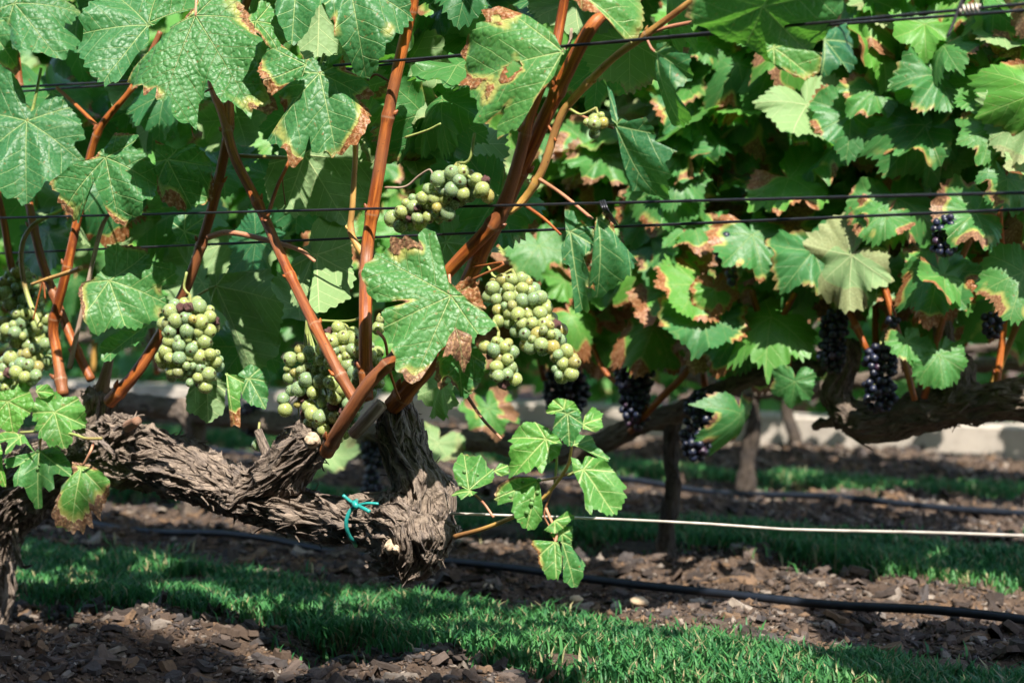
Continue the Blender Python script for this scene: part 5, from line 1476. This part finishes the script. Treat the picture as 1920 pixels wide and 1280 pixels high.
h(vine, Z0, (1090, -10), [(1075, 0), (1095, 20), (1112, 28), (1130, 18), (1165, 12), (1178, 40), (1176, 62), (1192, 55), (1205, 40), (1210, 10), (1200, -30), (1110, -40)], off=0.05, brown=0.9, hue=0.6, quilt=0.4, tip=(1190, 55))
# filling leaves behind the traced ones, in the shade of the front row
r_ = np.random.default_rng(77)
FILL = [(850, 20, 120, 0.0), (900, 60, 110, 0), (830, 220, 110, 0), (560, 230, 120, 0), (140, 120, 120, 0), (300, 210, 130, 0), (120, 250, 120, 0), (60, 390, 110, 0), (230, 430, 110, 0), (480, 480, 100, 0), (340, 430, 120, 0), (560, 380, 110, 0), (740, 130, 120, 0), (760, 280, 110, 0.1), (830, 300, 90, 0.0), (420, 350, 110, 0), (1080, 30, 110, 0), (1180, 110, 110, 0.1), (1260, 20, 120, 0.05), (1330, 10, 110, 0), (20, 300, 120, 0), (230, 630, 80, 0), (150, 60, 120, 0), (470, 60, 110, 0.1), (620, 10, 110, 0), (1000, 30, 110, 0.1), (880, -20, 120, 0), (1120, 150, 90, 0.1), (380, 560, 100, 0), (460, 680, 100, 0), (90, 470, 110, 0), (200, 380, 110, 0.7), (560, 600, 90, 0), (830, 740, 80, 0.0)]
FILL += [(r_.uniform(-40, 1000), r_.uniform(30, 520), r_.uniform(85, 125), r_.uniform(0, 0.15)) for _ in range(26)]
for px, py, s, b in FILL:
    D = D1 + r_.uniform(0.07, 0.26)
    P = at(px, py - s * 0.3, D)
    nn = nrm([r_.normal(0.2, 0.5), r_.normal(-0.7, 0.3), r_.normal(0.45, 0.4)])
    if r_.random() < 0.35: nn = -nn
    put_leaf(vine, P, nn, nrm([r_.normal(0, 0.6), r_.normal(-0.2, 0.3), -1]), s * mpp(P), b, r_.uniform(0, 0.45), 0.5)
# the crown of the front row above the picture
up = leaf_cloud(300, slab(xw(-500, D1), xw(1500, D1), D1 - 0.02, D1 + 0.25, 1.0, 1.25, 1.0), 0.115, 55)
uo = obj('foliage', up, M_FAR, vine); uo.location = -vine.location; uo['kind'] = 'stuff'

nb = thing('grapevine', 'unseen next vine of the front row, added right of the picture edge for its shade', 'grapevine', (0.1, D1, 0))  # unseen vine added outside the view to shade the grass at right
wood_obj('trunk', nb, wood_mesh('trunk', [(np.array([[0.1, D1, -0.02], [0.11, D1, 0.12], [0.08, D1, 0.25]]), np.array([0.03, 0.026, 0.03])), (np.array([[-0.35, D1, 0.27], [0.08, D1, 0.25], [0.5, D1, 0.27]]), np.full(3, 0.024))], 0.006, 0.8, 2), M_BARK2)
nf = obj('foliage', leaf_cloud(420, slab(-0.62, 0.8, D1 - 0.12, D1 + 0.2, 0.40, 1.2, 0.9), 0.115, 56), M_FAR, nb)
nf.location = -nb.location; nf['kind'] = 'stuff'

# ------------------------------------------------------------------ green grapes
cluster('plump green grape bunch left of centre, between the toothed leaf and dark leaf', [(355, 610, 62, 58), (358, 665, 66, 62), (372, 700, 42, 38)], D1 - 0.045, 12.9, 11, cap=90, stem=[(345, 540), (350, 510)], raisins=0.10)
cluster('large green grape bunch behind the crossing orange canes', [(575, 690, 55, 50), (560, 745, 55, 60), (640, 660, 52, 60), (650, 730, 50, 60), (625, 785, 55, 50), (690, 690, 40, 60), (600, 730, 50, 60)], D1 - 0.018, 12.9, 12, cap=140, stem=[(665, 600), (690, 570)], raisins=0.07)
cluster('two green berries beside the bark below the large bunch', [(486, 808, 14, 16), (487, 834, 13, 14)], D1 + 0.01, 12.5, 3, cap=3, tight=1.5)
cluster('loose green and yellow grape bunch in front of the double wire', [(858, 345, 52, 40), (830, 375, 50, 40), (795, 392, 55, 40), (765, 408, 45, 28), (905, 352, 28, 32)], D1 - 0.05, 14.2, 14, cap=120, stem=[(880, 300), (890, 250)], raisins=0.08, tight=1.38)
cluster('large green grape bunch right of the big veined leaf', [(960, 545, 58, 40), (985, 590, 62, 50), (1020, 630, 48, 48), (1062, 682, 36, 40)], D1 - 0.01, 12.9, 15, cap=90, stem=[(930, 520), (915, 500)], raisins=0.04)
cluster('small green grape bunch hanging below the burnt edge of the veined leaf', [(935, 655, 36, 34), (945, 695, 36, 38)], D1 - 0.045, 12.9, 16, cap=26, stem=[(925, 600)], raisins=0.03)
cluster('shaded green grape bunch behind the canes at the left edge', [(30, 545, 45, 50), (50, 610, 55, 60), (70, 665, 40, 40)], D1 + 0.01, 12.9, 17, cap=90, stem=[(40, 480)], raisins=0.02)
cluster('sunlit yellow grapes at the left edge above the light green shoot', [(15, 690, 40, 30), (50, 700, 38, 30), (10, 725, 35, 25)], D1 - 0.06, 12.9, 18, cap=30, raisins=0.04)
cluster('tiny hanging tuft of unripe green grapes at upper centre right', [(1118, 232, 28, 30)], D1 - 0.02, 12.5, 19, cap=6, raisins=0.0, stem=[(1090, 215), (1070, 205)])
cluster('pair of green berries right of the upright orange cane', [(712, 610, 14, 22)], D1 + 0.03, 13.4, 20, cap=3)

# ------------------------------------------------------------------ wires, ties
def wire(px_pts, off, rad, mat, label):
    return line_obj('wire', [at(p[0], p[1], D1 - off) for p in px_pts], rad, mat, label, 'wire', 'trellis wires of the front row', 8, 0.08)
wire([(-300, 416), (2300, 352)], 0.03, 0.0016, M_WIRE, 'upper black wire of the middle pair in front of the canes')
wire([(-300, 488), (2300, 376)], -0.03, 0.0016, M_WIRE, 'lower black wire of the middle pair behind the canes')
wire([(-300, 180), (220, 153), (640, 122), (1000, 92), (1440, 52), (1920, 8), (2300, -28)], 0.03, 0.0017, M_WIRE, 'upper black wire of the top pair')
wire([(-300, 196), (400, 146), (660, 129), (870, 104), (1440, 56), (1920, 20), (2300, -8)], -0.01, 0.0016, M_WIRE, 'lower black wire of the top pair')
wire([(560, 938), (700, 955), (870, 963), (1130, 972), (1330, 982), (1470, 992), (1700, 997), (1920, 1004), (2250, 1018)], -0.015, 0.0016, M_WIREW, 'pale galvanised wire running right from the gnarled arm')
for D, z, lab in ((D2, 0.78, 'thin wire through the leaves of the second row'), (D2, 0.56, 'lower thin wire through the leaves of the second row')):
    line_obj('wire', [np.array([-4.0, D, z]), np.array([-0.6, D, z])], 0.0014, M_WIRE, lab, 'wire', 'trellis wires of the second row', 6, 0.3)

tie = thing('plastic_tie', 'turquoise plastic tie knotted round the gnarled arm', 'tie', at(665, 950, D1))
def tie_part(name, pts, w):
    P = np.array([at(p[0], p[1], D1 - p[2]) for p in pts])
    return tube_obj(name, P, [w * mpp(P[0])] * len(pts), M_TIE, tie, 8, 0.003)
tie_part('loop', [(668, 946, 0.052), (655, 960, 0.056), (649, 980, 0.058), (653, 1000, 0.052), (664, 1016, 0.035), (668, 1020, -0.02), (672, 980, -0.045), (672, 938, -0.03), (668, 940, 0.03), (668, 946, 0.052)], 4.2)
tie_part('tail', [(667, 946, 0.055), (655, 938, 0.06), (643, 928, 0.065)], 3.4)
tie_part('tail', [(667, 946, 0.055), (680, 952, 0.06), (693, 959, 0.06)], 4.0)
tie_part('tail', [(667, 947, 0.05), (690, 943, 0.05), (710, 944, 0.045)], 2.6)
tie_part('knot', [(664, 942, 0.057), (667, 947, 0.06), (671, 951, 0.057)], 6)
t2 = thing('wire_clip', 'black twisted clip joining the middle wire pair', 'clip', at(1140, 400, D1))
for k, dx in enumerate((-3, 1, 5)):
    P = [at(1128 + dx, 378 - k, D1 - 0.035), at(1134 + dx, 392, D1 - 0.04), at(1142 + dx, 406, D1 - 0.02), at(1152 + dx, 418 + k * 2, D1 + 0.02)]
    tube_obj('prong', P, [0.0014] * 4, M_WIRE, t2, 8, 0.003)
t3 = thing('wire_knot', 'twisted wire knot on the top pair at upper right', 'wire knot', at(1812, 16, D1))
kp = []
for k in range(40):
    a_ = k * 0.75
    kp.append(at(1800 + k * 0.95, 18 - k * 0.08 + 7 * math.sin(a_), D1 - 0.03 - 0.005 * math.cos(a_)))
tube_obj('coil', kp, [0.0013] * 40, M_WIREW, t3, 6, 0.0025)
tube_obj('tail', [at(1806, -8, D1 - 0.035), at(1796, 20, D1 - 0.04), at(1786, 48, D1 - 0.045), at(1776, 70, D1 - 0.05)], [0.0016] * 4, M_WIRE, t3, 8, 0.004)
tube_obj('tail', [at(1815, -12, D1 - 0.035), at(1803, 14, D1 - 0.03), at(1797, 32, D1 - 0.03)], [0.0014] * 3, M_WIRE, t3, 8, 0.004)
